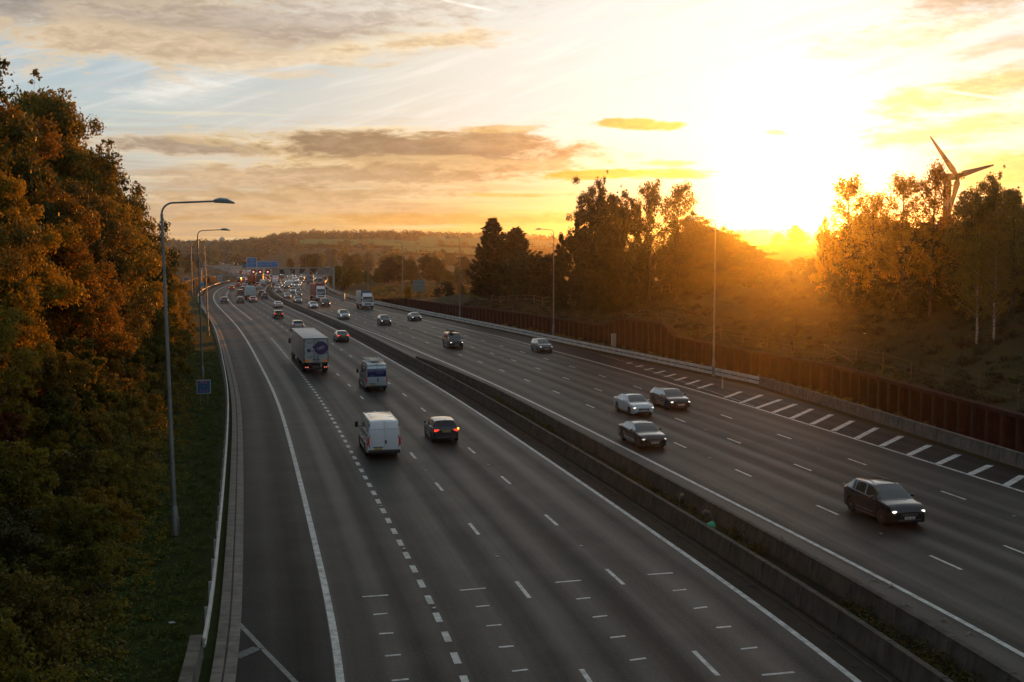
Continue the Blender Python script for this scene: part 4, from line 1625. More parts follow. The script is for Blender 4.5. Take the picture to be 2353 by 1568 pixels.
class Car:
    """lofted car body; u runs from the front bumper (0) to the rear (L)"""
    def __init__(self, L_, W, H, wb, fo, wr, top, roof, ws, rw, width, low, tumble=.76, belt_in=.93, pillars=(), side=None, lite=False, box=0.0):
        self.__dict__.update(L=L_, W=W, H=H, wb=wb, fo=fo, wr=wr)
        self.ax = [fo, fo + wb]
        ra = wr * 1.16
        us = set(np.linspace(0, L_, 15 if lite else 34))
        for a in self.ax:
            us |= set(a + ra * np.cos(np.linspace(0, math.pi, 9 if lite else 15)))
            us |= {a - ra * 1.02, a + ra * 1.02}
        us |= {ws[0], ws[1], rw[0], rw[1]}
        for p in pillars:
            us |= {p - .04, p + .04}
        us |= {.03, .10, L_ - .03, L_ - .10}
        U = np.array(sorted(u for u in us if 0 <= u <= L_))
        keep = [0]
        for i in range(1, len(U)):
            if U[i] - U[keep[-1]] > .012:
                keep.append(i)
        U = U[keep]
        U[-1] = L_
        it = lambda pts: np.interp(U, [p[0] for p in pts], [p[1] for p in pts])
        zt = it(top)
        zr = it(roof)
        w = it(width) * W / 2
        zl = it(low)
        cabin = (zr - zt) > .06
        for a in self.ax:
            d = ra ** 2 - (U - a) ** 2
            zl = np.where(d > 0, np.maximum(zl, wr + np.sqrt(np.maximum(d, 0))), zl)
        zb = it(low) + .02
        n = len(U)
        pts = np.zeros((n, 12, 2))
        k = np.clip((zr - zt) / max(.05, H - zt.mean() - .02), 0, 1)          # 0 on the bonnet, 1 at full roof
        yr = w * (.86 * (1 - k) + tumble * k)
        crown = .035 * (1 - k) + .045 * k
        cols = [(0 * w, zb), (w - .30, zb), (w - .30, zl), (w * .985, zl), (w, np.maximum(zl + .02, .30 * zt + .70 * np.minimum(zl, .30) + .10)), (w * .992, np.maximum(zl + .03, zt - .17)), (w * .965, zt - .03),
                (w * belt_in, zt + .005), (np.where(k > .02, yr + .012, yr + .02), zt + (zr - zt) * .86 + .008), (yr - .035, zt + (zr - zt) * .985 + .015), (yr * .52, zr + crown * .8 + .012), (0 * w, zr + crown + .015)]
        for j, (y, z) in enumerate(cols):
            pts[:, j, 0], pts[:, j, 1] = y, z
        m = 12
        ring = 2 * m - 2
        V = np.zeros((n, ring, 3))
        for kk in range(ring):
            j = kk if kk < m else ring - kk
            s = 1 if kk < m else -1
            V[:, kk, 0] = L_ / 2 - U
            V[:, kk, 1] = s * pts[:, j, 0]
            V[:, kk, 2] = pts[:, j, 1]
        self.V = V.reshape(-1, 3)
        sect = {'body': [], 'under': [], 'ws': [], 'rw': [], 'sl': [], 'sr': []}
        for i in range(n - 1):
            um = .5 * (U[i] + U[i + 1])
            for kk in range(ring):
                k2 = (kk + 1) % ring
                row = min(kk if kk < m else ring - kk, k2 if k2 < m else ring - k2)
                f = (i * ring + kk, i * ring + k2, (i + 1) * ring + k2, (i + 1) * ring + kk)
                key = 'body'
                if row <= 2:
                    key = 'under'
                elif row >= 9:
                    if ws[0] - .01 < um < ws[1]:
                        key = 'ws'
                    elif rw[0] < um < rw[1] + .01:
                        key = 'rw'
                elif row == 7 and side and side[0] < um < side[1] and not any(abs(um - p) < .045 for p in pillars) and zr[i] - zt[i] > .07 and zr[i + 1] - zt[i + 1] > .07:
                    key = 'sl' if kk < m else 'sr'
                sect[key].append(f)
        sect['body'].append(tuple(reversed(range(ring))))
        sect['body'].append(tuple(range((n - 1) * ring, n * ring)))
        self.sect = sect
        self.U, self.w, self.zt, self.zr = U, w, zt, zr

    def sub(self, keys, mi=0, mb=None):
        mb = mb or MB()
        for q, key in enumerate(keys):
            used = sorted({i for f in self.sect[key] for i in f})
            mp = {v: i for i, v in enumerate(used)}
            mb.add(self.V[used], [[mp[i] for i in f] for f in self.sect[key]], mi + q)
        return mb

    def half_width(self, u):
        return float(np.interp(u, self.U, self.w))

    def x(self, u):
        return self.L / 2 - u


def welded(mb, name, mats, smooth=32):
    me = mb.mesh(name, mats, None, False)
    bm = bmesh.new()
    bm.from_mesh(me)
    bmesh.ops.remove_doubles(bm, verts=bm.verts[:], dist=.0006)
    bmesh.ops.recalc_face_normals(bm, faces=bm.faces[:])
    bm.to_mesh(me)
    bm.free()
    me.polygons.foreach_set('use_smooth', np.ones(len(me.polygons), bool))
    me.set_sharp_from_angle(angle=R(smooth))
    return me


_wheel = {}


def wheel(parent, x, y, r, w=.22, spokes=5):
    key = (round(r, 3), w, spokes, y > 0)
    s = 1 if y > 0 else -1
    if key not in _wheel:
        t = MB()
        t.lathe_y([(-w / 2, r * .66), (-w / 2, r * .92), (-w * .36, r), (w * .36, r), (w / 2, r * .92), (w / 2, r * .66)], 24)
        rim = MB()
        yo = s * (w / 2 - .012)
        rim.lathe_y([(yo - s * .05, r * .70), (yo + s * .006, r * .70), (yo + s * .006, r * .60), (yo - s * .05, r * .60)], 24, closed=True)
        for k in range(spokes):
            a = 2 * math.pi * k / spokes
            rim.box((math.cos(a) * r * .33, yo - s * .012, math.sin(a) * r * .33), (r * .62, .03, r * .19), 0, Matrix.Rotation(-a, 3, 'Y'))
        rim.lathe_y([(yo - s * .02, r * .14), (yo + s * .012, r * .12)], 12)
        _wheel[key] = (t.mesh('wheel', [M_RUBBER], 40), rim.mesh('rim', [M_RIM], 40))
    a, b = _wheel[key]
    o = link('wheel', a, parent, (x, y, r))
    link('rim', b, o)
    return o


def plate(parent, x, y, z, col, w=.52, h=.115, text=True):
    s = 1 if x > 0 else -1
    mb = MB()
    mb.rbox((x, y, z), (.02, w, h), .008, 0, 1)
    if text:
        for i in range(7):
            if i == 4:
                pass
            yy = y - w * .40 + (i + (.5 if i > 3 else 0)) * w * .115
            mb.box((x + s * .011, yy, z), (.004, w * .07, h * .58), 1)
    return mb.build('number_plate', [col, M_PLATET], parent)


def car_parts(c, name, label, cat, rear_open=False, head=M_HEAD, tail=M_TAIL, lampz=None, tailz=None, tailw=.34, tailh=.15, vertical_tail=False, rails=False, grille=(.75, .16), glass_side=M_GLASS, black_low=False,
              roof_black=False, spokes=5, plates=True, mirrors=True):
    t = thing(name, label, cat)
    body = welded(c.sub(['body', 'under']), 'body', [PAINT['paint'], M_UNDER])
    ob = link('body', body, t)
    if c.sect['ws']:
        link('windscreen', welded(c.sub(['ws']), 'windscreen', [M_GLASS]), t)
    if c.sect['rw']:
        link('rear_window', welded(c.sub(['rw']), 'rear_window', [M_TINT]), t)
    for k in ('sl', 'sr'):
        if c.sect[k]:
            link('side_window', welded(c.sub([k]), 'side_window', [glass_side]), t)
    for i, a in enumerate(c.ax):
        for s in (1, -1):
            wheel(t, c.x(a), s * (c.half_width(a) - .115), c.wr, .22, spokes)
    W2 = c.W / 2
    lz = lampz or float(np.interp(.1, c.U, c.zt)) - .07
    for s in (1, -1):
        hb = MB()
        hb.rbox((c.x(.155), s * W2 * .72, lz), (.24, .31, .115), .05, 0, 2, s * -.34)
        link('headlight', hb.mesh('headlight', [head], 50), t)
        tb = MB()
        tz = tailz or float(np.interp(c.L - .12, c.U, c.zt)) - .13
        if vertical_tail:
            tb.rbox((c.x(c.L - .035), s * (W2 * .885), tz), (.11, .13, tailh), .03)
        else:
            tb.rbox((c.x(c.L - .085), s * (W2 * .90 - tailw / 2), tz), (.19, tailw, tailh), .045, 0, 2, s * .22)
        link('tail_light', tb.mesh('tail_light', [tail], 50), t)
        if mirrors:
            um = 1.02 * c.U[np.argmax((c.zr - c.zt) > .12)] + .18
            zz = float(np.interp(um, c.U, c.zt)) + .09
            mm = MB()
            mm.rbox((c.x(um), s * (W2 + .075), zz), (.13, .19, .14), .045)
            mm.box((c.x(um) - .0, s * (W2 - .03), zz - .05), (.06, .12, .04))
            link('mirror', mm.mesh('mirror', [PAINT['paint']], 50), t)
    zn = float(np.interp(.02, c.U, c.zt))
    gb = MB()
    gb.rbox((c.x(.005), 0, zn - .11), (.05, c.W * grille[0] * .62, grille[1]), .02)
    for i in range(3):
        gb.box((c.x(-.022), 0, zn - .11 + (i - 1) * grille[1] * .27), (.012, c.W * grille[0] * .56, .012), 1)
    gb.build('grille', [M_BLACK, M_CHROME], t, smooth=40)
    lo = MB()
    lo.rbox((c.x(.01), 0, .34), (.05, c.W * .60, .12), .03)
    for s in (1, -1):
        lo.rbox((c.x(.06), s * W2 * .74, .35), (.08, .22, .11), .03)
    lo.build('air_intake', [M_TRIM], t, smooth=40)
    rb = MB()
    rb.rbox((c.x(c.L - .015), 0, .36), (.07, c.W * .80, .17), .04)
    rb.build('rear_bumper', [M_TRIM], t, smooth=40)
    if plates:
        plate(t, c.x(-.015), 0, .46, M_PLATEW)
        plate(t, c.x(c.L + .02), 0, .46 if rear_open else .78, M_PLATEY)
    for s in (1, -1):
        hd = MB()
        ub = [p for p in (1.75, 2.75) if p < c.L - .9]
        for u in ub:
            z = float(np.interp(u, c.U, c.zt)) - .12
            hd.rbox((c.x(u), s * (c.half_width(u) + .006), z), (.2, .03, .035), .01, 0, 1)
        hd.build('door_handle', [PAINT['paint']], t)
        sk = MB()
        sk.rbox((c.x((c.ax[0] + c.ax[1]) / 2), s * (c.half_width(2.0) - .01), .27), (c.wb - 2.5 * c.wr, .05, .05), .015, 0, 1)
        sk.build('sill_strip', [M_TRIM if not black_low else M_CHROME], t)
        if rails:
            rl = MB()
            ur = np.linspace(c._ws[1] + .1, c._rw[0] - .1, 6)
            yy = c.W / 2 * .66
            rl.tube([(c.x(ur[0]), s * yy, c.H + .01)] + [(c.x(u), s * yy, c.H + .075) for u in ur[1:-1]] + [(c.x(ur[-1]), s * yy, c.H + .01)], .022, 6)
            rl.build('roof_rail', [M_TRIM], t)
    return t


def mk(L_, W, H, wb, fo, wr, hood, belt, deck, ws, rw, tail_z, nose_z=.62, tumble=.74, pillars=(), side=None, lite=False, nose_w=.80, tail_w=.86, roof_drop=.05):
    top = [(0, nose_z), (.05, nose_z + .06), (.18, hood - .10), (.45, hood - .03), (ws[0], hood + .045), (ws[0] + .5, belt), (rw[1] - .2, deck), (L_ - .12, deck - .02), (L_ - .03, tail_z + .03), (L_, tail_z)]
    mid = .5 * (ws[1] + rw[0])
    roof = [(0, nose_z), (.05, nose_z + .06), (.18, hood - .10), (.45, hood - .03), (ws[0], hood + .05), (ws[0] + .45 * (ws[1] - ws[0]), hood + .05 + .50 * (H - .05 - hood)), (ws[1], H - .075), (ws[1] + .25, H - .045), (mid, H - .04), (rw[0], H - .04 - roof_drop),
            (rw[0] + .5 * (rw[1] - rw[0]), deck + .56 * (H - .08 - roof_drop - deck)), (rw[1], deck + .004), (L_ - .12, deck - .02), (L_ - .03, tail_z + .03), (L_, tail_z)]
    width = [(0, nose_w), (.06, nose_w + .07), (.22, .945), (.5, .985), (1.0, 1.0), (L_ - 1.0, .995), (L_ - .3, .955), (L_ - .07, tail_w + .05), (L_, tail_w)]
    low = [(0, .30), (.06, .22), (.3, .20), (L_ - .4, .22), (L_ - .06, .28), (L_, .36)]
    c = Car(L_, W, H, wb, fo, wr, top, roof, ws, rw, width, low, tumble, .93, pillars, side, lite)
    c._ws, c._rw = ws, rw
    return c


SPEC = {
    'hatch': dict(L_=4.25, W=1.80, H=1.48, wb=2.62, fo=.88, wr=.315, hood=.92, belt=.97, deck=1.00, ws=(1.02, 1.86), rw=(3.62, 4.10), tail_z=.80, pillars=(2.42, 3.35), side=(1.30, 3.95)),
    'sedan': dict(L_=5.02, W=1.83, H=1.45, wb=2.96, fo=.90, wr=.33, hood=.90, belt=.96, deck=1.02, ws=(1.28, 2.12), rw=(3.55, 4.38), tail_z=.80, tumble=.71, pillars=(2.78,), side=(1.55, 4.15), roof_drop=.06, tail_w=.84),
    'estate': dict(L_=5.0, W=1.82, H=1.50, wb=2.88, fo=.93, wr=.325, hood=.92, belt=.98, deck=1.03, ws=(1.2, 2.04), rw=(4.36, 4.88), tail_z=.80, pillars=(2.7, 3.7), side=(1.45, 4.7), roof_drop=.08),
    'suv': dict(L_=4.56, W=1.88, H=1.68, wb=2.74, fo=.92, wr=.365, hood=1.02, belt=1.09, deck=1.17, ws=(1.12, 1.98), rw=(3.75, 4.42), tail_z=.90, nose_z=.68, pillars=(2.45, 3.4), side=(1.36, 4.1), roof_drop=.06),
    'coupe': dict(L_=5.00, W=1.88, H=1.42, wb=2.96, fo=.92, wr=.34, hood=.88, belt=.95, deck=.99, ws=(1.32, 2.2), rw=(3.45, 4.55), tail_z=.78, tumble=.68, pillars=(2.85,), side=(1.65, 4.25), roof_drop=.09, tail_w=.82),
    'mpv': dict(L_=4.40, W=1.82, H=1.62, wb=2.70, fo=.88, wr=.32, hood=.98, belt=1.03, deck=1.06, ws=(.86, 1.86), rw=(3.92, 4.30), tail_z=.85, nose_z=.66, pillars=(2.3, 3.3), side=(1.1, 4.1)),
    'minivan': dict(L_=4.90, W=1.92, H=1.95, wb=3.0, fo=.92, wr=.34, hood=1.08, belt=1.16, deck=1.18, ws=(.92, 1.72), rw=(4.70, 4.86), tail_z=.80, nose_z=.74, tumble=.82, pillars=(2.55, 3.6), side=(1.15, 4.6), tail_w=.93, roof_drop=.02),
}
for s_ in SPEC:
    SPEC[s_].setdefault('nose_z', .62)

_proto = {}


def place(px, py, kind, pnt, label, name, cat, away, group=None, tail=None, head=None, extra=None, swap=None, yaw=0.0):
    """px, py: foot of the end that faces the camera (2353 px photograph)"""
    x, y = unproject(px, py)
    o, t = to_off(x, y)
    th = heading(float(t)) + yaw
    Ln = LEN[kind]
    d = Vector((math.cos(th), math.sin(th), 0))
    c = Vector((x, y, 0.008)) + d * (Ln / 2)
    rot = th if away else th + math.pi
    sw = {'paint': PAINT[pnt]}
    if tail:
        sw['tail_light'] = tail
    if head:
        sw['headlight_lit'] = head
    if swap:
        sw.update(swap)
    r = dup(_proto[kind], c, rot, None, label, group, cat, sw)
    r.name = name
    USED.add(kind)
    return r


LEN, USED = {}, set()


def proto(kind, root, length):
    root.location = (0, -300 - 12 * len(_proto), 0)
    _proto[kind] = root
    LEN[kind] = length


for kind, sp in SPEC.items():
    c = mk(**sp)
    kw = {}
    if kind in ('suv', 'estate'):
        kw['rails'] = True
    if kind == 'minivan':
        kw.update(vertical_tail=True, tailh=.34, tailz=1.05)
    if kind in ('suv', 'mpv'):
        kw.update(tailh=.2)
    root = car_parts(c, kind, kind, 'car', **kw)
    proto(kind, root, sp['L_'])


# ---- panel vans
def make_van(H=2.45, L_=5.6, W=2.05, white=True):
    ws, rw = (.72, 1.50), (L_ - .03, L_ - .02)
    top = [(0, .74), (.06, .84), (.22, .98), (.72, 1.18), (1.2, 1.24), (L_, 1.24)]
    roof = [(0, .74), (.06, .84), (.22, .98), (.72, 1.20), (1.05, 1.66), (1.42, 2.08), (1.75, H - .13), (2.3, H - .05), (3.5, H - .03), (L_ - .25, H - .05), (L_ - .05, H - .11), (L_, H - .17)]
    width = [(0, .78), (.08, .87), (.3, .95), (.7, .985), (1.3, 1.0), (L_ - .12, 1.0), (L_ - .03, .985), (L_, .965)]
    low = [(0, .34), (.08, .26), (.4, .24), (L_ - .3, .30), (L_, .42)]
    c = Car(L_, W, H, 3.45, 1.0, .345, top, roof, ws, rw, width, low, .885, .985, (1.28,), (.95, 2.05))
    t = thing('panel_van', 'van', 'van')
    link('body', welded(c.sub(['body', 'under', 'rw']), 'body', [PAINT['paint'], M_UNDER, PAINT['paint']], 38), t)
    link('windscreen', welded(c.sub(['ws']), 'windscreen', [M_GLASS]), t)
    for k in ('sl', 'sr'):
        link('side_window', welded(c.sub([k]), 'side_window', [M_GLASS]), t)
    for a in c.ax:
        for s in (1, -1):
            wheel(t, c.x(a), s * (c.half_width(a) - .12), c.wr, .24, 6)
    X = -L_ / 2
    for s in (1, -1):
        d = MB()
        d.rbox((X - .008, s * .445, 1.36), (.05, .862, 1.80), .03, 0, 2)
        d.box((X - .035, s * .445, 1.80), (.004, .82, .012), 1)
        for hz in (.75, 1.35, 2.05):
            d.rbox((X - .02, s * .895, hz), (.05, .05, .14), .01, 1, 1)
        door = d.build('rear_door', [PAINT['paint'], M_TRIM], t, smooth=40)
        if s < 0:
            h = MB()
            h.rbox((X - .045, -.10, 1.02), (.04, .10, .22), .03)
            h.build('handle', [M_BLACK], door)
        tl = MB()
        tl.rbox((X + .05, s * (W / 2 - .075), 1.02), (.14, .14, .56), .04)
        tl.rbox((X + .045, s * (W / 2 - .075), .78), (.141, .12, .1), .03, 1)
        tl.build('tail_light', [M_TAIL, M_PLATEW], t, smooth=50)
        hl = MB()
        hl.rbox((c.x(.26), s * .74, .93), (.42, .26, .26), .08)
        hl.build('headlight', [M_HEAD], t, smooth=50)
        m = MB()
        m.rbox((c.x(1.12), s * (W / 2 + .17), 1.43), (.13, .20, .38), .04)
        m.box((c.x(1.12), s * (W / 2 + .03), 1.30), (.07, .16, .05))
        m.build('mirror', [M_BLACK], t, smooth=50)
        rs = MB()
        rs.rbox((c.x(L_ / 2 + .9), s * (W / 2 * .80), H - .005), (L_ - 2.3, .05, .03), .012, 0, 1)
        rs.build('roof_rib', [PAINT['paint']], t)
        mo = MB()
        mo.rbox((c.x(3.1), s * (W / 2 + .004), .66), (L_ - 3.3, .03, .14), .012, 0, 1)
        mo.box((c.x(3.6), s * (W / 2 + .003), 1.30), (2.2, .02, .03))
        mo.build('side_moulding', [M_TRIM], t)
    pb = MB()
    pb.rbox((X - .03, .36, .70), (.04, .62, .06), .015, 0, 1)
    pb.build('plate_lamp', [M_BLACK], t)
    plate(t, X - .045, .36, .59, M_PLATEY)
    b = MB()
    b.rbox((X + .01, 0, .43), (.20, W * .96, .22), .06)
    b.build('rear_bumper', [M_TRIM], t, smooth=45)
    gl = MB()
    gl.rbox((c.x(.0), 0, .62), (.07, W * .62, .24), .03)
    gl.rbox((c.x(.03), 0, .36), (.08, W * .78, .16), .03)
    gl.build('grille', [M_BLACK], t, smooth=45)
    br = MB()
    br.rbox((X + .06, -.0, H - .085), (.10, .24, .05), .02)
    br.build('brake_lamp', [M_BLACK], t)
    rc = MB()
    for u in (2.2, 3.3, 4.4):
        rc.rbox((c.x(u), 0, H + .008), (.03, W * .70, .02), .006, 0, 1)
    rc.build('roof_seam', [PAINT['paint']], t)
    return t, c


vt, vc = make_van(2.32, 6.1)
proto('van', vt, 6.1)
vt2, vc2 = make_van(2.52, 5.9, 1.99)
proto('highvan', vt2, 5.9)


# ---- lorries
def wheel_row(t, xs, W, r, dual=False):
    for x in xs:
        for s in (1, -1):
            wheel(t, x, s * (W / 2 - .18), r, .34 if not dual else .52, 8)


def cab(t, xf, W=2.44, H=2.75, floor=.42, big=False, mirror=M_BLACK):
    """flat-nosed lorry cab with its front at xf"""
    ln = 1.75 if not big else 2.2
    prof = [(0, floor), (0, 1.25), (-.04, 1.5), (-.30, H - .25), (-.42, H), (-ln, H), (-ln, floor)]
    b = MB()
    b.prism(prof, lambda a, z, y: (xf + a, y, z), -W / 2, W / 2)
    me = b.mesh('cab', [PAINT['paint']])
    bm = bmesh.new()
    bm.from_mesh(me)
    bmesh.ops.bevel(bm, geom=[e for e in bm.edges], offset=.07, segments=3, affect='EDGES')
    bm.to_mesh(me)
    bm.free()
    me.polygons.foreach_set('use_smooth', np.ones(len(me.polygons), bool))
    me.set_sharp_from_angle(angle=R(40))
    link('cab', me, t)
    sl = math.atan2(.26, H - .25 - 1.5)
    wsb = MB()
    wsb.rbox((xf - .165, 0, (1.52 + H - .27) / 2), (.06, W - .26, (H - .27 - 1.5) * 1.0), .05, 0, 2, Matrix.Rotation(-sl, 3, 'Y'))
    wsb.build('windscreen', [M_GLASS], t, smooth=50)
    for s in (1, -1):
        sw = MB()
        sw.prism([(-.28, 1.55), (-.44, H - .38), (-1.15, H - .38), (-1.15, 1.55)], lambda a, z, y: (xf + a, y, z), s * (W / 2 - .02), s * (W / 2 + .006))
        sw.build('side_window', [M_TINT], t)
        m = MB()
        m.rbox((xf - .15, s * (W / 2 + .20), 2.02), (.12, .24, .55), .05)
        m.tube([(xf - .15, s * (W / 2 - .02), 2.32), (xf - .15, s * (W / 2 + .2), 2.30)], .022, 6)
        m.tube([(xf - .15, s * (W / 2 - .02), 1.72), (xf - .15, s * (W / 2 + .2), 1.74)], .022, 6)
        m.build('mirror', [mirror], t, smooth=50)
        h = MB()
        h.rbox((xf - .02, s * (W / 2 - .33), .66), (.12, .36, .22), .05)
        h.build('headlight', [M_HEAD], t, smooth=50)
        st = MB()
        st.rbox((xf - .9, s * (W / 2 - .02), .62), (.8, .10, .40), .04)
        st.build('step', [M_TRIM], t)
    g = MB()
    g.rbox((xf + .0, 0, 1.14), (.07, W * .62, .30), .03)
    for i in range(4):
        g.box((xf + .04, 0, 1.03 + i * .075), (.015, W * .58, .022), 1)
    g.build('grille', [M_BLACK, M_CHROME], t, smooth=45)
    bp = MB()
    bp.rbox((xf - .02, 0, .58), (.16, W, .42), .07)
    bp.build('bumper', [M_TRIM], t, smooth=45)
    plate(t, xf + .07, 0, .55, M_PLATEW)
    vs = MB()
    vs.rbox((xf - .22, 0, H - .12), (.40, W * .86, .10), .03, 0, 2, Matrix.Rotation(.25, 3, 'Y'))
    vs.build('sun_visor', [M_TRIM], t)
    return ln


def box_lorry(L_=8.6, W=2.5, Htop=3.62, floor=1.02, cabH=2.7, body_mat=None, side_mat=None):
    t = thing('box_lorry', 'lorry', 'lorry')
    xf, xr = L_ / 2, -L_ / 2
    ln = cab(t, xf, W - .08, cabH)
    bl = xf - ln - .12
    body_mat = body_mat or mat('lorry_box_white', (.50, .50, .50), .4, var=.1, vscale=.8)
    b = MB()
    b.rbox(((bl + xr) / 2, 0, (floor + Htop) / 2), (bl - xr, W, Htop - floor), .035, 0, 2)
    b.build('cargo_box', [body_mat], t, smooth=40)
    fr = MB()
    for s in (1, -1):
        fr.box(((bl + xr) / 2, s * (W / 2 - .01), Htop - .0), (bl - xr, .07, .06))
        fr.box(((bl + xr) / 2, s * (W / 2 - .01), floor + .02), (bl - xr, .05, .12))
    fr.box((xr + .01, 0, Htop), (.08, W, .065))
    fr.box((bl - .01, 0, Htop), (.08, W, .065))
    fr.build('corner_trim', [M_ALU], t)
    ch = MB()
    ch.box(((xf + xr) / 2 - .3, 0, .78), (L_ - 1.0, .9, .28))
    ch.box((xr + .2, 0, .48), (.12, W * .92, .16))
    for s in (1, -1):
        ch.box((-.6, s * (W / 2 - .22), .62), (1.5, .5, .5))
    ch.build('chassis', [M_TRIM], t)
    for s in (1, -1):
        gd = MB()
        for z in (.48, .74):
            gd.box((-.3, s * (W / 2 - .05), z), (3.0, .03, .12))
        gd.build('side_guard', [M_ALU], t)
    wheel_row(t, [xf - 1.25], W, .46)
    wheel_row(t, [xr + 1.95], W, .46, True)
    return t, xf, xr, bl


def reset_len(t, kind, ln):
    proto(kind, t, ln)


# white artic/box lorry of the left carriageway, seen from behind
def gist_lorry():
    t, xf, xr, bl = box_lorry(18.4, 2.5, 3.62, 1.02, 2.9)
    W = 2.5
    X = xr - .012
    for s in (1, -1):
        d = MB()
        d.rbox((X, s * .605, 2.33), (.05, 1.19, 2.44), .015, 0, 1)
        for yy in (.12, .26):
            d.tube([(X - .045, s * yy, 1.16), (X - .045, s * yy, 3.5)], .016, 6, 1)
        for hz in (1.4, 2.1, 2.8, 3.35):
            d.box((X - .03, s * 1.13, hz), (.02, .16, .05), 1)
        d.box((X - .045, s * .19, 1.42), (.03, .30, .06), 1)
        for q, (zz, ww) in enumerate([(3.22, .62), (3.12, .5), (1.72, .66), (1.62, .45)]):
            if s > 0:
                d.box((X - .028, .68, zz), (.006, ww, .03), 1)
        d.build('rear_door', [mat('lorry_door', (.40, .43, .43), .45, var=.12, vscale=1.0), M_TRIM], t)
        sq = MB()
        sq.rbox((X - .032, s * .90, 1.30), (.012, .52, .26), .02, 0, 1)
        sq.build('reflective_panel', [mat('reflector_orange', (.62, .20, .015), .4, emit=(1, .3, .02), es=.05)], t)  # faint glow put into the panels, which are no lamps
        tl = MB()
        tl.rbox((xr + .08, s * .98, .62), (.12, .46, .16), .03)
        tl.build('tail_light', [M_TAIL], t)
        for q in (0, 1):
            ml = MB()
            ml.rbox((xr + .02, s * (.86 + .20 * q), .62), (.05, .09, .09), .03)
            ml.build('lit_lamp', [mat('lamp_pinkish_lit', (.6, .15, .12), .3, emit=(1, .30, .22), es=1.1)], t)
        mk_ = MB()
        mk_.rbox((xr - .01, s * 1.19, 3.57), (.07, .10, .07), .02)
        mk_.build('marker_lamp', [mat('marker_lit', (.5, .05, .05), .3, emit=(1, .12, .10), es=1.6)], t)
    fr = MB()
    for s in (1, -1):
        fr.box((X - .01, s * 1.225, 2.33), (.06, .06, 2.6))
    fr.box((X - .01, 0, 3.575), (.06, 2.5, .08))
    fr.box((X - .01, 0, 1.06), (.06, 2.5, .10))
    fr.build('door_frame', [M_TRIM], t)
    # round emblem with its word, kept on the rear doors
    pur = mat('emblem_purple', (.060, .034, .125), .5)
    lil = mat('emblem_lettering', (.62, .58, .70), .6)
    em = MB()
    n = 48
    cy, cz, r0 = -.50, 2.62, .70
    poly = [(cy + r0 * math.cos(2 * math.pi * k / n), cz + r0 * math.sin(2 * math.pi * k / n)) for k in range(n)]
    poly = [(max(-1.19, p[0]), p[1]) for p in poly]
    em.prism(poly, lambda a, z, x: (x, a, z), X - .032, X - .026)
    emb = em.build('emblem', [pur], t)
    to = link('lettering', text_mesh('GIST', .42, lil), emb, (X - .036, cy + .02, cz - .02))
    to.rotation_euler = (Matrix(((0, 0, -1), (-1, 0, 0), (0, 1, 0))) @ Matrix.Rotation(R(12), 3, 'Z')).to_euler()
    for (yy, zz, rr) in [(.74, 2.36, .20), (.24, 2.72, .13)]:
        e2 = MB()
        e2.prism([(yy + rr * math.cos(2 * math.pi * k / 28), zz + rr * math.sin(2 * math.pi * k / 28)) for k in range(28)], lambda a, z, x: (x, a, z), X - .032, X - .026)
        e2.build('emblem', [pur], t)
    e3 = MB()
    for zz in (2.33, 2.25):
        e3.box((X - .03, .38, zz), (.006, .26, .045))
    e3.build('emblem_line', [pur], t)
    plate(t, xr + .02, 0, .62, mat('dim_plate', (.16, .09, .05), .6), .5, .11, False)
    return t


proto('gist', gist_lorry(), 18.4)


def front_lorry(kind, L_, Htop, cabH, side, front):
    t, xf, xr, bl = box_lorry(L_, 2.5, Htop, 1.1, cabH, side)
    f = MB()
    f.rbox((bl + .03, 0, (cabH + Htop) / 2 + .05), (.06, 2.44, Htop - cabH + .5), .02, 0, 1)
    f.build('headboard', [front], t)
    dfl = MB()
    dfl.prism([(-.5, cabH), (-1.55, cabH), (-1.55, min(Htop - .05, cabH + .75)), (-1.15, min(Htop - .1, cabH + .68))], lambda a, z, y: (xf + a, y, z), -1.0, 1.0)
    dfl.build('roof_deflector', [PAINT['paint']], t)
    for s in (1, -1):
        tl = MB()
        tl.rbox((xr + .08, s * .98, .62), (.12, .46, .16), .03)
        tl.build('tail_light', [M_TAIL], t)
    proto(kind, t, L_)


front_lorry('curtain', 9.0, 3.75, 2.75, mat('curtain_pale', (.36, .35, .34), .6, var=.15, vscale=.7), mat('headboard_blue', (.03, .10, .14), .5))
front_lorry('artic', 15.0, 4.15, 3.1, mat('curtain_red', (.22, .045, .035), .6, var=.3, vscale=.7), mat('headboard_red', (.20, .02, .015), .5))
front_lorry('redlorry', 11.0, 4.1, 3.1, mat('box_orange_red', (.42, .07, .022), .55, var=.15, vscale=.7), mat('headboard_orange', (.30, .06, .02), .5))
front_lorry('greybox', 8.0, 3.3, 2.6, mat('box_pale_grey', (.42, .48, .48), .5, var=.1, vscale=.7), mat('headboard_grey', (.40, .45, .45), .5))

# ---- the vehicles one can tell apart
place(727, 858, 'gist', 'white', 'white box lorry with a purple disc on its rear doors in the second lane', 'box_lorry', 'lorry', True)
V_W = place(883, 1054, 'van', 'white', 'plain white panel van with black mirrors, nearest van on the left carriageway', 'panel_van', 'van', True)
V_B = place(866, 900, 'highvan', 'ice', 'pale high-roofed van with a dark blue rear panel, carrying ladders', 'panel_van', 'van', True)
H_D = place(1026, 1019, 'hatch', 'dark', 'dark grey hatchback with pale reflecting roof, brake lights on and right indicator lit', 'hatchback_car', 'car', True, None, M_TAILON)
place(789, 786, 'sedan', 'grey', 'grey saloon with red tail lights in the lane beside the central wall', 'saloon_car', 'car', True, None, mat('tail_light_glow', (.3, .01, .01), .25, emit=(1.0, .05, .02), es=1.6))
place(686, 762, 'suv', 'silver', 'pale silver estate half hidden behind the roof of the purple-disc lorry', 'estate_car', 'car', True)
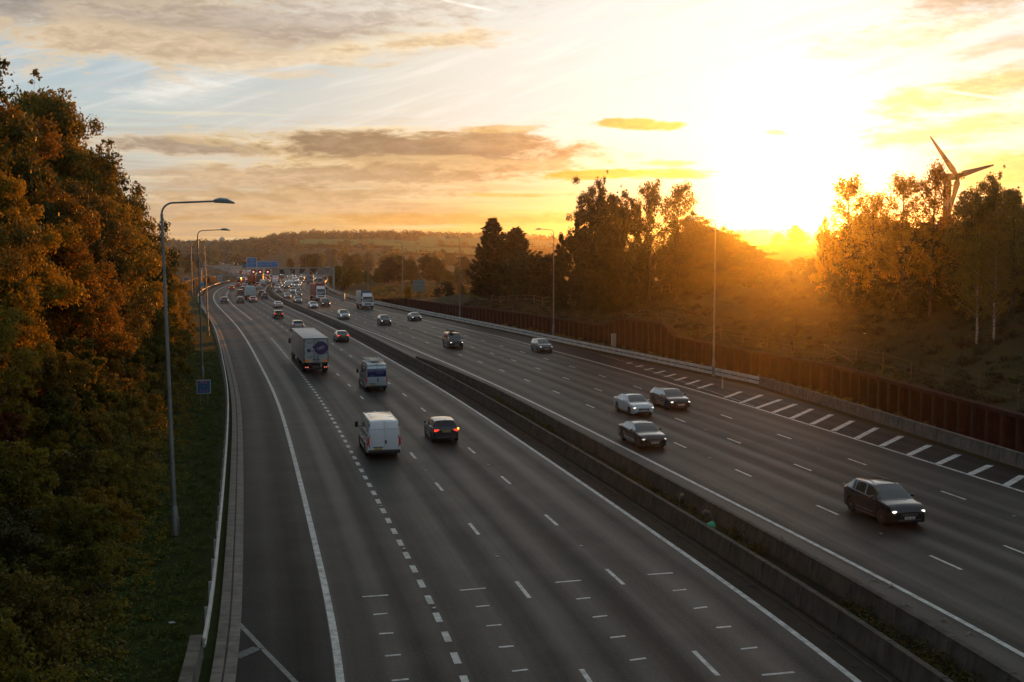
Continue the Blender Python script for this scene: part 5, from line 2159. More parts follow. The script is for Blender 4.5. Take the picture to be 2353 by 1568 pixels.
place(641, 732, 'hatch', 'black', 'black hatchback with red tail lights, alone in its lane beyond the lorry', 'hatchback_car', 'car', True, None, M_TAILON)
place(641, 708, 'coupe', 'pink', 'pinkish white coupe ahead of the black hatchback', 'coupe_car', 'car', True)
place(516, 697, 'hatch', 'blue', 'blue hatchback alone in the lane next to the left hard shoulder', 'hatchback_car', 'car', True)
place(553, 697, 'hatch', 'grey', 'grey hatchback in the second lane just inside the curve of the lane line', 'hatchback_car', 'car', True)
place(582, 695, 'hatch', 'silver', 'silver hatchback with glowing orange-red tail lights behind the small pale box lorry', 'hatchback_car', 'car', True, None, M_TAILON)
place(576, 689, 'greybox', 'white', 'small pale grey box lorry seen from behind, in the second lane', 'box_lorry', 'lorry', True)
place(609, 687, 'hatch', 'teal', 'teal hatchback in the third lane, right of the small pale box lorry', 'hatchback_car', 'car', True)
place(601, 681, 'mpv', 'dark', 'dark people carrier just ahead of the teal hatchback', 'people_carrier', 'car', True)
place(595, 666, 'hatch', 'silver', 'silver hatchback ahead of the dark people carrier', 'hatchback_car', 'car', True)
place(553, 677.5, 'estate', 'dark', 'dark estate car left of the small pale box lorry', 'estate_car', 'car', True)
place(558, 671, 'suv', 'maroon', 'maroon off-roader ahead of the dark estate car', 'off_road_car', 'car', True)
place(532, 667.5, 'hatch', 'red', 'red hatchback in the nearside lane on the bend', 'hatchback_car', 'car', True, None, M_TAILON)
place(547, 660, 'hatch', 'red', 'pale red hatchback ahead on the bend, close by the guard rail', 'hatchback_car', 'car', True, None, M_TAILON)
place(564, 663, 'hatch', 'maroon', 'small maroon car on the bend below the gantry leg', 'hatchback_car', 'car', True, None, M_TAIL)
place(577, 655, 'redlorry', 'red', 'orange-red lorry passing under the sign gantry', 'lorry', 'lorry', True)
place(596, 655, 'redlorry', 'brown', 'brown lorry abreast of the orange-red lorry under the gantry', 'lorry', 'lorry', True, None, None, None, None, {'box_orange_red': mat('box_brown', (.14, .085, .055), .6, var=.2, vscale=.7)})
place(592, 659.5, 'hatch', 'maroon', 'dark red car tailing the orange-red lorry', 'hatchback_car', 'car', True, None, M_TAILON)
place(603, 657, 'van', 'ice', 'white van beside the dark red car at the gantry', 'panel_van', 'van', True)
place(614, 653, 'hatch', 'silver', 'light car right of the white van at the gantry', 'hatchback_car', 'car', True)
place(632, 656, 'highvan', 'ice', 'pale van against the central wall where the road bends', 'panel_van', 'van', True)
# oncoming
place(846, 711, 'curtain', 'white', 'oncoming lorry with white cab, blue headboard and pale sides in the nearside lane', 'box_lorry', 'lorry', False)
place(738, 692.5, 'artic', 'white', 'oncoming lorry with white cab and red curtain sides', 'articulated_lorry', 'lorry', False, None, None, M_HEADO)
place(750, 706, 'minivan', 'black', 'black people carrier overtaking the red-sided lorry', 'people_carrier', 'car', False)
place(722, 709, 'sedan', 'white', 'white saloon with bright headlights left of the black people carrier', 'saloon_car', 'car', False)
place(793, 734, 'suv', 'ice', 'pale pick-up fronted off-roader with both headlights lit, in the middle lane', 'off_road_car', 'car', False)
place(888, 748, 'suv', 'dark', 'dark off-roader with white headlights below the white-cab lorry', 'off_road_car', 'car', False)
place(958.5, 738, 'coupe', 'dark', 'dark coupe with bright headlights in the nearside lane', 'coupe_car', 'car', False)
B_V = place(1050, 802, 'minivan', 'black', 'black van with a load on its roof bars', 'small_van', 'van', False)
place(1256, 811, 'mpv', 'grey', 'grey people carrier with unlit headlights by the nearside edge line', 'people_carrier', 'car', False, None, None, M_HEADO)
place(1480, 958, 'sedan', 'ice', 'pale blue-white saloon between the two dark cars of the near group', 'saloon_car', 'car', False)
place(1565, 944, 'estate', 'black', 'dark estate car with roof rails on the far side of the pale saloon', 'estate_car', 'car', False)
place(1505, 1034, 'sedan', 'black', 'black saloon with a chrome grille beside the central wall', 'saloon_car', 'car', False, None, None, M_HEADO)
place(2090, 1214, 'suv', 'black', 'black off-roader with roof rails, nearest vehicle on the right carriageway', 'off_road_car', 'car', False)
place(686, 697, 'suv', 'silver', 'silver off-roader with headlights on beside the central wall', 'off_road_car', 'car', False)
place(661.5, 686.5, 'hatch', 'silver', 'silver hatchback with headlights on, closest to the central wall', 'hatchback_car', 'car', False)
place(687, 682.5, 'hatch', 'dark', 'dark hatchback with glaring headlights behind the silver off-roader', 'hatchback_car', 'car', False)
place(673.5, 673.5, 'suv', 'white', 'white off-roader in the oncoming queue', 'off_road_car', 'car', False)
place(686, 671, 'hatch', 'dark', 'dark small car right of the white off-roader', 'hatchback_car', 'car', False)
place(640.5, 672, 'hatch', 'dark', 'dark car with yellowish headlights tight on the inside of the bend', 'hatchback_car', 'car', False)
place(637, 665.5, 'suv', 'silver', 'silver car behind the yellowish-lit one on the inside of the bend', 'off_road_car', 'car', False)
place(659, 663.5, 'hatch', 'dark', 'dark car in the second oncoming lane before the gantry', 'hatchback_car', 'car', False)
place(681.5, 661, 'van', 'blue', 'oncoming pale blue van before the gantry', 'panel_van', 'van', False, None, None, None, None, {'paint': PAINT['ice']})
place(712, 652.5, 'curtain', 'blue', 'oncoming blue-cabbed lorry under the gantry', 'lorry', 'lorry', False)
place(733, 645, 'artic', 'white', 'oncoming pale lorry coming round under the right end of the gantry', 'lorry', 'lorry', False)

# extras on the near vehicles -------------------------------------------------
# ladders and bars on the pale van
def child_tag(o, label=None):
    if label:
        o['label'] = label
    return o


_h = 2.52
rk = MB()
for u in (1.5, .3, -1.0, -2.1):
    rk.tube([(u, -.80, _h + .0), (u, -.78, _h + .10), (u, .78, _h + .10), (u, .80, _h + .0)], .02, 6)
rk.build('roof_rack', [M_ALU], V_B, smooth=50)
bl_ = mat('blue_window_film', (.004, .022, .11), .15, coat=.4)
bp_ = MB()
bp_.rbox((-5.9 / 2 - .040, 0, 1.70), (.02, 1.70, .74), .08, 0, 2)
film = bp_.build('rear_panel', [bl_], V_B, smooth=40)
lg = MB()
wht = mat('film_print', (.16, .20, .34), .6)
X_ = -5.9 / 2 - .056
for k in range(12):
    a0, a1 = -.72 + 1.44 * k / 12, -.72 + 1.44 * (k + 1) / 12
    lg.prism([(.43 - .42 * math.sin(a0), 1.56 + .34 * math.cos(a0)), (.43 - .42 * math.sin(a1), 1.56 + .34 * math.cos(a1)), (.43 - .39 * math.sin(a1), 1.56 + .31 * math.cos(a1)), (.43 - .39 * math.sin(a0), 1.56 + .31 * math.cos(a0))], lambda a, z, x: (x, a, z), X_, X_ + .006)
lg.box((X_, .43, 1.42), (.006, .34, .07))
for zz, ww in ((1.86, .44), (1.74, .52), (1.64, .52)):
    lg.box((X_, -.38 + (.52 - ww) / 2, zz), (.006, ww, .035))
for zz in (1.86, 1.74, 1.64):
    lg.box((X_, -.02, zz), (.006, .07, .06))
lg.build('print', [wht], film)


def roof_thing(name, label, cat, base, build, group=None):
    """an object carried on a vehicle: a top-level thing placed in the vehicle's own frame"""
    r = thing(name, label, cat, tuple(base.location), base.rotation_euler.z, group)
    build(r)
    return r


def ladder(r, y, z, x0, x1, w=.40, m=None):
    a = MB()
    for s in (1, -1):
        a.box(((x0 + x1) / 2, y + s * w / 2, z), (x1 - x0, .035, .07))
    a.build('rail', [m or M_ALU], r)
    b = MB()
    n = int((x1 - x0) / .28)
    for i in range(n):
        b.tube([(x0 + .14 + i * .28, y - w / 2, z), (x0 + .14 + i * .28, y + w / 2, z)], .016, 6)
    b.build('rung', [m or M_ALU], r)


roof_thing('ladder', 'aluminium ladder on the left of the pale van roof', 'ladder', V_B, lambda r: ladder(r, .50, 2.70, -2.35, 1.9))
roof_thing('ladder', 'narrow ladder on the right of the pale van roof', 'ladder', V_B, lambda r: ladder(r, -.55, 2.70, -2.45, 1.2, .34))


def pipes(r):
    a = MB()
    for i in range(7):
        a.tube([(-2.2, .22 - i * .085, 2.69), (1.0 + .1 * (i % 3), .22 - i * .085, 2.69)], .038, 8)
    a.build('tube_bundle', [mat('pale_tube', (.52, .49, .38), .5)], r, smooth=50)


roof_thing('pipe_bundle', 'bundle of pale pipes between the ladders on the van roof', 'pipes', V_B, pipes)


def load(r):
    a = MB()
    a.rbox((-.2, -.30, 2.16), (2.5, .60, .16), .04)
    a.rbox((-.1, -.34, 2.29), (2.3, .42, .10), .03)
    a.build('boards', [mat('roof_load', (.16, .13, .11), .7, var=.3, vscale=5)], r)
    b = MB()
    for u in (.8, -.9):
        b.tube([(u, -.80, 1.95), (u, -.78, 2.06), (u, .78, 2.06), (u, .80, 1.95)], .02, 6)
    b.build('roof_bar', [M_TRIM], r)


roof_thing('roof_load', 'flat grey load on the roof bars of the black van', 'load', B_V, load)
# indicator of the hatchback
ib = MB()
ib.rbox((-4.25 / 2 + .10, -.80, .93), (.14, .12, .12), .04)
ib.build('indicator', [M_AMBER], H_D, smooth=50)
an = MB()
an.tube([(-1.55, 0, 1.46), (-1.70, 0, 1.62)], .012, 5)
an.build('aerial', [M_BLACK], H_D)
wp = MB()
wp.box((-4.25 / 2 + .22, 0, 1.02), (.03, .5, .025))
wp.build('wiper', [M_BLACK], H_D)

# ---- far traffic in the queue, each car one small object
def lite_car(kind, away):
    sp = dict(SPEC[kind])
    c = mk(**sp, lite=True)
    mb = c.sub(['body', 'under', 'ws', 'rw', 'sl', 'sr'])
    for s in (1, -1):
        mb.rbox((c.x(.10), s * .62, .68), (.24, .36, .24), .06, 6, 1)
        mb.rbox((c.x(c.L - .05), s * .68, .90), (.16, .28, .18), .05, 7, 1)
        for a in c.ax:
            mb.lathe_y([(-.1, c.wr), (.1, c.wr)], 12, (c.x(a), s * (c.W / 2 - .12), c.wr), 8)
    return mb.mesh('distant_car', [PAINT['paint'], M_UNDER, M_GLASS, M_TINT, M_GLASS, M_GLASS, M_HEADF if not away else M_HEADO, M_TAILON if away else M_TAIL, M_RUBBER], 40)


LITE = {(k, a): lite_car(k, a) for k in ('hatch', 'suv', 'sedan', 'mpv') for a in (True, False)}


def lite_van(away):
    mb = MB()
    mb.rbox((0, 0, 1.30), (5.2, 1.98, 1.9), .18, 0, 2)
    mb.prism([(2.0, 1.25), (2.62, 1.25), (2.62, 1.28), (2.1, 2.1), (2.0, 2.1)], lambda a, z, y: (a + .03, y, z), -.85, .85, 1)
    for s in (1, -1):
        mb.rbox((2.6, s * .74, .86), (.12, .3, .24), .04, 2, 1)
        mb.rbox((-2.6, s * .86, 1.0), (.08, .14, .4), .03, 3, 1)
        for x in (1.7, -1.6):
            mb.lathe_y([(-.12, .35), (.12, .35)], 12, (x, s * .88, .35), 4)
    mb.box((0, 0, .33), (5.0, 1.7, .1), 4)
    return mb.mesh('distant_van', [PAINT['paint'], M_GLASS, M_HEADF if not away else M_HEADO, M_TAILON if away else M_TAIL, M_RUBBER], 40)


LITEV = {a: lite_van(a) for a in (True, False)}
random.seed(21)


def lite(t, o, kind, pnt, away, label, group):
    x, y = P(t, o)
    th = heading(t)
    if kind == 'van':
        me, nm = LITEV[away], 'distant_van'
    else:
        me, nm = LITE[(kind, away)], 'distant_car'
    ob = link(nm, me, None, (float(x), float(y), .008), th if away else th + math.pi)
    ob.material_slots[0].link = 'OBJECT'
    ob.material_slots[0].material = PAINT[pnt]
    return tag(ob, label, 'van' if kind == 'van' else 'car', group)


cols = ['white', 'silver', 'grey', 'dark', 'black', 'silver', 'white', 'blue', 'red', 'brown']
lanesR = lambda t: [R1(t) * (1 - f) + R5(t) * f for f in (.12, .37, .62, .87)]
for t0, t1, gap, lab in ((405, 500, 21, 'oncoming car with headlights lit in the dense traffic just beyond the gantry'), (500, 690, 22, 'tiny oncoming car with headlights lit in the far queue on the bend')):
    for li in range(4):
        t = t0 + random.uniform(0, 12)
        while t < t1:
            o = float(lanesR(t)[li]) + random.uniform(-.3, .3)
            kd = random.choices(['hatch', 'suv', 'sedan', 'mpv', 'van'], [4, 3, 2, 2, 1.2])[0]
            if not (t < 470 and li == 3):
                lite(t, o, kd, random.choice(cols), False, lab.replace('car', 'van') if kd == 'van' else lab, ('oncoming cars' if kd != 'van' else 'oncoming vans') + (' just beyond the gantry' if t0 < 450 else ' in the far queue'))
            t += gap * random.uniform(.75, 1.6)
for t0, t1, gap, lab in ((455, 520, 19, 'car with red tail lights queueing away just beyond the gantry'), (520, 690, 20, 'tiny car with red tail lights in the far queue on the bend')):
    for li, oo in enumerate((-12.9, -9.3, -5.6, -1.7)):
        t = t0 + random.uniform(0, 10)
        while t < t1:
            kd = random.choices(['hatch', 'suv', 'sedan', 'mpv', 'van'], [4, 3, 2, 2, 1])[0]
            lite(t, oo + random.uniform(-.3, .3), kd, random.choice(cols), True, lab.replace('car', 'van') if kd == 'van' else lab, ('cars' if kd != 'van' else 'vans') + ' queueing away ' + ('just beyond the gantry' if t0 < 500 else 'on the far bend'))
            t += gap * random.uniform(.75, 1.5)
# traffic far away on the continuing motorway, left of the first lamp columns
for i in range(22):
    t = 1040 + i * 18 + random.uniform(-6, 6)
    o = random.choice([-9.6, -6, 9, 13, 17])
    lite(t, o, random.choice(['hatch', 'van', 'suv', 'van']), random.choice(['white', 'silver', 'white', 'ice']), o < 0, 'pale dot of a vehicle on the distant stretch of motorway far left', 'vehicles on the distant stretch of motorway')

# remove the prototypes themselves
for k, r in _proto.items():
    for c in list(r.children_recursive):
        bpy.data.objects.remove(c)
    bpy.data.objects.remove(r)
# ------------------------------------------------------------------ lamp columns
def lamp(x, y, z, ln, arm_ang, arm, label, lean=(0, 0), group='lamp columns along the motorway', far=False):
    t = thing('lamp_column', label, 'street lamp', (x, y, z), arm_ang, group)
    n = 6 if far else 12
    ca, sa = math.cos(-arm_ang), math.sin(-arm_ang)
    lx, ly = lean[0] * ca - lean[1] * sa, lean[0] * sa + lean[1] * ca
    p = MB()
    hb = 0 if far else 1.25
    if not far:
        p.tube([(0, 0, -.3), (lx * .08, ly * .08, hb), (lx * .09, ly * .09, hb + .12)], [.15, .145, .105], n)
        p.rbox((.15, 0, .55), (.03, .16, .6), .01, 0, 1)
    k = .07 if far else .062
    p.tube([(lx * .085, ly * .085, hb), (lx, ly, ln - .55)], [.105 + (.03 if far else 0), k], n)
    p.build('pole', [M_POLE], t, smooth=40)
    a = MB()
    pts = [(lx, ly, ln - .58)] + [(lx + .5 - .5 * math.cos(q), ly, ln - .56 + .5 * math.sin(q)) for q in np.linspace(.2, 1.45, 6)] + [(lx + arm, ly, ln + .02)]
    a.tube(pts, .05 if far else .042, n)
    a.build('arm', [M_POLE], t, smooth=50)
    h = MB()
    prof = [(0, .0), (.10, .09), (.35, .17), (.66, .13), (.98, -.07), (.96, -.10), (.1, -.06)]
    for w0, mi in ((.13, 0),):
        V, F = [], []
        ws_ = [0.75, .95, 1.0, .95, .55, .5, .7]
        for s in (-1, -.5, .5, 1):
            for (q, (aa, zz)) in enumerate(prof):
                V.append((lx + arm - .03 + aa, ly + s * .19 * ws_[q], ln + .02 + zz * (1 if abs(s) < .9 else .6)))
        m_ = len(prof)
        for i in range(3):
            for q in range(m_):
                F.append((i * m_ + q, i * m_ + (q + 1) % m_, (i + 1) * m_ + (q + 1) % m_, (i + 1) * m_ + q))
        F.append(tuple(range(m_)))
        F.append(tuple(reversed(range(3 * m_, 4 * m_))))
        h.add(V, F)
    h.build('lantern', [mat('lantern_grey', (.40, .45, .47), .35, .1)], t, smooth=35)
    return t


def road_ang(x, y, toward_left):
    o, t = to_off(x, y)
    th = heading(float(t))
    return th + math.pi / 2 if toward_left else th - math.pi / 2


# left verge: depth from the foot, lean as in the photograph
for (px, py, tx, ty, lab) in [(403, 1232, 376, 464, 'tallest-looking grey lamp column standing in the grass near the left bank'), (466, 874, 457, 529, 'second lamp column on the left, rising behind the blue marker sign')]:
    x, y = unproject(px, py)
    z = gz(x, y)
    top = CAM_H + (578 - ty) / 2650 * y
    xt = (tx - 1176.5) / 2650 * y
    lamp(x, y, z, top - z, road_ang(x, y, False), 2.15, lab, (xt - x, 0))
x, y = unproject(479, 772)
lamp(x, y, 0, 14.0, road_ang(x, y, True), 1.9, 'third lamp column on the left, its arm turned away from the road', (-1.0 * 5 / 15, 0))
for i, (px, py) in enumerate([(449, 680), (459, 690)]):
    x, y = unproject(px, py)
    lamp(x, y, 0, 14.0, road_ang(x, y, False), 1.9, ['slim lamp column just left of the second lamp column, before the far rusty wall', 'slim lamp column almost hidden behind the second lamp column'][i], far=True)
for i, t in enumerate([412, 455, 500, 545, 590, 635]):
    x, y = at(t, -22.6)
    lamp(x, y, 0, 13.2 - i * .25, road_ang(x, y, False), 1.9, 'small distant lamp column along the left side beyond the gantry', far=True, group='distant lamp columns on the left')
# right verge
for i, (px, by, ty) in enumerate([(1642, 850, 505), (1272, 762, 528), (1057, 728, 547), (925, 703, 558), (846, 690, 567)]):
    d = 14.75 / ((by - ty) / 2650)
    b = max(0.0, 12.6 - (by - 578) / 2650 * d)
    x, y = (px - 1176.5) / 2650 * d, d
    ln = 14.75 if i < 4 else 14.0
    lamp(x, y, b - (.35 if i < 2 else .1), ln + (.35 if i < 2 else .1), road_ang(x, y, True), 1.85,
         ['nearest right-hand lamp column, before the rusty wall and the bright gap', 'lamp column left of the big tree clump, its arm clear against the orange sky', 'lamp column just left of the conifer pair', 'lamp column left of the back of the green sign', 'lamp column rising behind the blue-headed oncoming lorry'][i], far=i > 2)
for i, t in enumerate([385, 430, 480, 530, 585, 640]):
    x, y = at(t, 22.6)
    lamp(x, y, 0, 13.2 - i * .3, road_ang(x, y, True), 1.9, 'small distant lamp column along the right side near the gantry', far=True, group='distant lamp columns on the right')
mb = MB()
x, y = unproject(441, 678)
mb.tube([(0, 0, -.2), (0, 0, 14.3)], [.26, .18], 10)
mb.tube([(0, 0, 14.3), (0, 0, 14.7)], [.3, .3], 10)
tag(mb.build('camera_mast', [M_POLE], None, (x, y, 0), smooth=40), 'thick pale mast without an arm, left of the slim lamp columns', 'mast')

# ------------------------------------------------------------------ sign gantry
M_GANT = mat('gantry_grey', (.30, .305, .29), .5, .3, var=.15, vscale=.6)
M_SIGNB = mat('sign_blue', (.012, .18, .44), .45)
M_WHITE = mat('sign_white', (.55, .58, .58), .45)
M_SIGT = mat('sign_lettering', (.26, .36, .42), .5)


def gantry():
    t = 352.0
    th = heading(t)
    x0, y0 = P(t, -18.6)
    g = thing('sign_gantry', 'grey lattice sign gantry spanning both carriageways in the distance', 'gantry', (float(x0), float(y0), 0), th - math.pi / 2)
    span = 39.6          # local +X runs across the road to the right, local -Y faces the camera
    zt, zb = 7.55, 5.35
    for zz in (zt, zb):
        for yy in (-.6, .6):
            c = MB()
            c.box((span / 2, yy, zz), (span, .22, .22))
            c.build('chord', [M_GANT], g)
    for yy in (-.6, .6):
        br = MB()
        n = 20
        for i in range(n):
            xa, xb = span * i / n, span * (i + 1) / n
            a, b = ((xa, zb), (xb, zt)) if i % 2 else ((xa, zt), (xb, zb))
            br.tube([(a[0], yy, a[1]), (b[0], yy, b[1])], .075, 5)
        br.build('lattice', [M_GANT], g)
    for xx in (0, span):
        for yy in (-.6, .6):
            l = MB()
            l.box((xx, yy, zt / 2 - .1), (.36, .36, zt + .1))
            l.build('leg', [M_GANT], g)
    for xx in (36.2, 37.9):
        l = MB()
        l.box((xx, 1.2, 3.6), (.24, .24, 7.2))
        l.build('leg', [M_GANT], g)
    x_of = lambda px: (px - 465) / (763 - 465) * span

    def sign(px0, px1, z0, z1, rows, arrows):
        s = MB()
        xa, xb = x_of(px0), x_of(px1)
        s.rbox(((xa + xb) / 2, -.95, (z0 + z1) / 2), (xb - xa, .10, z1 - z0), .03, 1, 1)
        s.rbox(((xa + xb) / 2, -.99, (z0 + z1) / 2), (xb - xa - .24, .06, z1 - z0 - .24), .02, 0, 1)
        so = s.build('sign_panel', [M_SIGNB, M_WHITE], g)
        l = MB()
        for (u0, u1, v, h) in rows:
            # each line of lettering as a row of letter-like strokes
            X0, X1 = xa + .2 + u0 * (xb - xa - .4), xa + .2 + u1 * (xb - xa - .4)
            zz = z0 + v * (z1 - z0)
            x = X0
            k = 0
            while x < X1:
                wl = h * (.62 if k % 3 else .45)
                l.box((x + wl / 2, -1.025, zz + (0 if k % 4 else .03)), (wl * .72, .01, h * (.85 if k % 3 else 1.0)))
                x += wl
                k += 1
        for u in arrows:
            xx = xa + u * (xb - xa)
            l.prism([(xx - .16, z0 + .48), (xx + .16, z0 + .48), (xx, z0 + .20)], lambda a, z, y: (a, y, z), -1.03, -1.02)
        l.build('lettering', [M_SIGT], so)
    sign(566, 588.5, 7.7, 10.75, [(.30, .70, .84, .30), (.10, .90, .67, .2), (.22, .78, .52, .2), (.05, .95, .38, .2), (.05, .7, .25, .2)], [.5])
    sign(588.8, 637, 7.7, 9.65, [(.03, .22, .72, .26), (.26, .40, .72, .22), (.44, .80, .72, .26), (.84, .97, .62, .3), (.03, .28, .45, .24), (.36, .58, .45, .24), (.64, .68, .45, .34)], [.16, .5, .84])
    s2 = MB()
    s2.rbox((x_of(561), -.9, 8.3), (1.3, .1, 1.2), .03, 0, 1)
    s2.build('small_sign', [mat('sign_blue_pale', (.04, .15, .24), .5)], g)
    s2 = MB()
    s2.rbox((x_of(560.5), -.9, 9.15), (1.0, .1, .4), .03, 0, 1)
    s2.build('small_sign', [M_BLACK], g)
    for px in (580.6, 595.7, 612.5):
        b = MB()
        b.rbox((x_of(px), -.95, 6.45), (1.35, .35, 1.35), .05, 0, 1)
        so = b.build('lane_signal', [mat('signal_housing', (.05, .012, .008), .6)], g)
        r = MB()
        r.lathe_y([(-1.14, .50), (-1.13, .42)], 20, (x_of(px), 0, 6.45), 0, True)
        r.build('ring', [mat('signal_red_lit', (.4, .02, .01), .4, emit=(1, .05, .01), es=.35)], so)
        q = MB()
        q.rbox((x_of(px), -1.14, 6.38), (.42, .04, .30), .03, 0, 1)
        q.build('digits', [mat('signal_white_lit', (.8, .6, .5), .4, emit=(1, .62, .45), es=1.6)], so)
    for px in (645.3, 668.8, 690.6, 714.2):
        b = MB()
        b.rbox((x_of(px), .9, 6.45), (1.5, .4, 1.6), .05, 0, 1)
        b.build('lane_signal', [M_BLACK], g)
    for px, w in ((631, 2.4), (657, 1.3), (680, 1.3), (703, 1.1)):
        b = MB()
        b.rbox((x_of(px), .88, 6.45), (w, .2, 2.0), .03, 0, 1)
        b.build('backing_panel', [M_GANT], g)
    b = MB()
    b.rbox((x_of(742), .9, 6.45), (4.4, .3, 2.0), .03, 0, 1)
    b.build('message_sign', [mat('message_sign_back', (.16, .20, .20), .5)], g)
    for px in (572, 581, 600, 618, 632):
        p = MB()
        p.box((x_of(px), -.8, 7.9), (.12, .12, 1.6))
        p.build('sign_support', [M_GANT], g)


gantry()


# ------------------------------------------------------------------ signs and cabinets
x, y = unproject(469, 935)
d = y
zt_, zb_ = 12.6 - (874 - 578) / 2650 * d, 12.6 - (906 - 578) / 2650 * d
w_ = 31 / 2650 * d
zc = (zt_ + zb_) / 2
sg = thing('marker_sign', 'blue marker sign with white border and three rows of dull red characters', 'road sign', (x, y, 0), math.atan2(y, x) - math.pi / 2)
b = MB()
b.rbox((0, 0, zc), (w_, .03, zt_ - zb_), .06, 1, 3)
b.rbox((0, -.018, zc), (w_ - .09, .02, zt_ - zb_ - .09), .05, 0, 3)
pn = b.build('sign_panel', [mat('marker_blue', (.010, .085, .20), .4), M_WHITE], sg)
M_RT = mat('marker_red', (.55, .14, .18), .5)
for (s_, zz, sz) in (('M25', .36, .34), ('A', 0.02, .22), ('111.1', -.34, .30)):
    o = link('lettering', text_mesh(s_, sz, M_RT), pn, (0, -.034, zc + zz))
    o.rotation_euler = (math.pi / 2, 0, 0)
for s_ in (-1, 1):
    p = MB()
    p.tube([(s_ * .28, .06, -.3), (s_ * .28, .06, zt_ - .1)], .035, 8)
    p.build('post', [M_POLE], sg)


def small_sign(name, px, py, w, h, bottom, m, label, cat='road sign', rot=None, shape='rect', mark=None):
    x, y = unproject(px, py)
    z0 = max(gz(x, y), 0)
    s = thing(name, label, cat, (x, y, z0), math.atan2(y, x) - math.pi / 2 if rot is None else rot)
    b = MB()
    b.rbox((0, 0, bottom + h / 2), (w, .04, h), .03, 1, 1)
    b.rbox((0, -.02, bottom + h / 2), (w - .14, .03, h - .14), .02, 0, 1)
    pnl = b.build('sign_panel', [m, M_WHITE], s)
    if shape == 'warn':
        q = MB()
        q.prism([(-w * .36, bottom + h * .22), (w * .36, bottom + h * .22), (0, bottom + h * .86)], lambda a, z, yy: (a, yy, z), -.045, -.037, 0)
        q.prism([(-w * .22, bottom + h * .30), (w * .22, bottom + h * .30), (0, bottom + h * .68)], lambda a, z, yy: (a, yy, z), -.05, -.046, 1)
        q.build('warning_triangle', [mat('triangle_red', (.2, .03, .03), .5), mat('triangle_white', (.4, .4, .38), .5)], pnl)
    p = MB()
    for k in ((-.3, .3) if w > 1.4 else (0,)):
        p.tube([(k * w, .06, -.3), (k * w, .06, bottom + h * .9)], .05, 6)
    p.build('post', [M_POLE], s)
    return s


small_sign('marker_sign', 463.5, 681, 1.15, 1.3, 2.6, M_SIGNB, 'small blue sign beside the second lamp column, far along the left verge')
small_sign('marker_sign', 428, 668, 1.3, 1.0, 3.0, mat('sign_blue_far', (.02, .11, .17), .5), 'tiny pale blue sign above the golden bushes, left of the thick mast')
small_sign('warning_sign', 505.5, 655, 1.9, 2.4, 1.0, mat('sign_grey_face', (.30, .32, .32), .5), 'pale warning sign with a triangle in front of the orange-rust wall', shape='warn')

# back of a big sign on the right
x, y = unproject(963, 692)
bs = thing('direction_sign', 'back of a large pale green sign on two posts in the rough field', 'road sign', (x, y, 0), math.atan2(y, x) - math.pi / 2)
b = MB()
b.rbox((0, 0, 3.9), (2.9, .05, 2.9), .03)
b.build('sign_panel', [mat('sign_back_green', (.13, .20, .19), .55)], bs)
b = MB()
for zz in (2.9, 3.7, 4.7):
    b.box((0, -.06, zz), (2.7, .05, .09))
b.build('stiffener', [mat('stiffener_dark', (.06, .085, .08), .6)], bs)
for s_ in (-.95, .95):
    b = MB()
    b.box((s_, -.12, 2.4), (.16, .16, 5.2))
    b.build('post', [M_POLE], bs)

x, y = unproject(1410, 798)
cb = thing('roadside_cabinet', 'pale grey roadside cabinet behind the right guard rail', 'cabinet', (x, y, 0), road_ang(x, y, True))
b = MB()
b.rbox((0, 0, .85), (.55, .5, 1.7), .05)
b.build('housing', [mat('cabinet_grey', (.34, .34, .30), .5)], cb)
b = MB()
b.rbox((0, 0, 1.72), (.62, .58, .08), .03)
b.build('lid', [mat('cabinet_lid', (.42, .42, .38), .5)], cb)
x, y = unproject(787, 690)
cb = thing('roadside_cabinet', 'small pale cabinet by the dark red bush behind the far right guard rail', 'cabinet', (x, y, 0), 0)
b = MB()
b.rbox((0, 0, .9), (1.2, .8, 1.8), .05)
b.build('housing', [mat('cabinet_blue_grey', (.26, .28, .28), .5)], cb)
for (px, py, lab) in [(1660, 893, 'white-topped marker post behind the right guard rail, under the nearest right lamp'), (1023, 762, 'thin white marker post behind the far right guard rail')]:
    x, y = unproject(px, py)
    mp = MB()
    mp.rbox((0, 0, .5), (.12, .06, 1.1), .02)
    r = thing('marker_post', lab, 'marker post', (x, y, 0), 0)
    mp.build('stake', [mat('marker_white', (.45, .40, .36), .6)], r)
    mp = MB()
    mp.box((0, -.035, .92), (.1, .01, .14))
    mp.build('reflector', [M_TAIL], r)


# ------------------------------------------------------------------ fences on the right slope
def fence(name, pts, h, label, rails, post_r, step_posts=None, m=None, brace=()):
    f = thing(name, label, 'fence')
    m = m or mat('fence_wood', (.11, .075, .045), .85, var=.3, vscale=5)
    tops = []
    for i, (x, y) in enumerate(pts):
        z = gz(x, y)
        tops.append((x, y, z))
        p = MB()
        lean = random.uniform(-.06, .06)
        p.tube([(x, y, z - .4), (x + lean, y, z + h)], post_r, 6)
        p.build('post', [m], f)
    for fr in rails:
        r = MB()
        for a, b_ in zip(tops[:-1], tops[1:]):
            r.tube([(a[0], a[1], a[2] + h * fr), (b_[0], b_[1], b_[2] + h * fr)], .035 if post_r > .05 else .012, 5)
        r.build('rail', [m], f)
    for (i, j) in brace:
        b_ = MB()
        b_.tube([(tops[i][0], tops[i][1], tops[i][2] + h * .95), (tops[j][0], tops[j][1], tops[j][2] + .1)], .05, 5)
        b_.build('brace', [m], f)
    return f


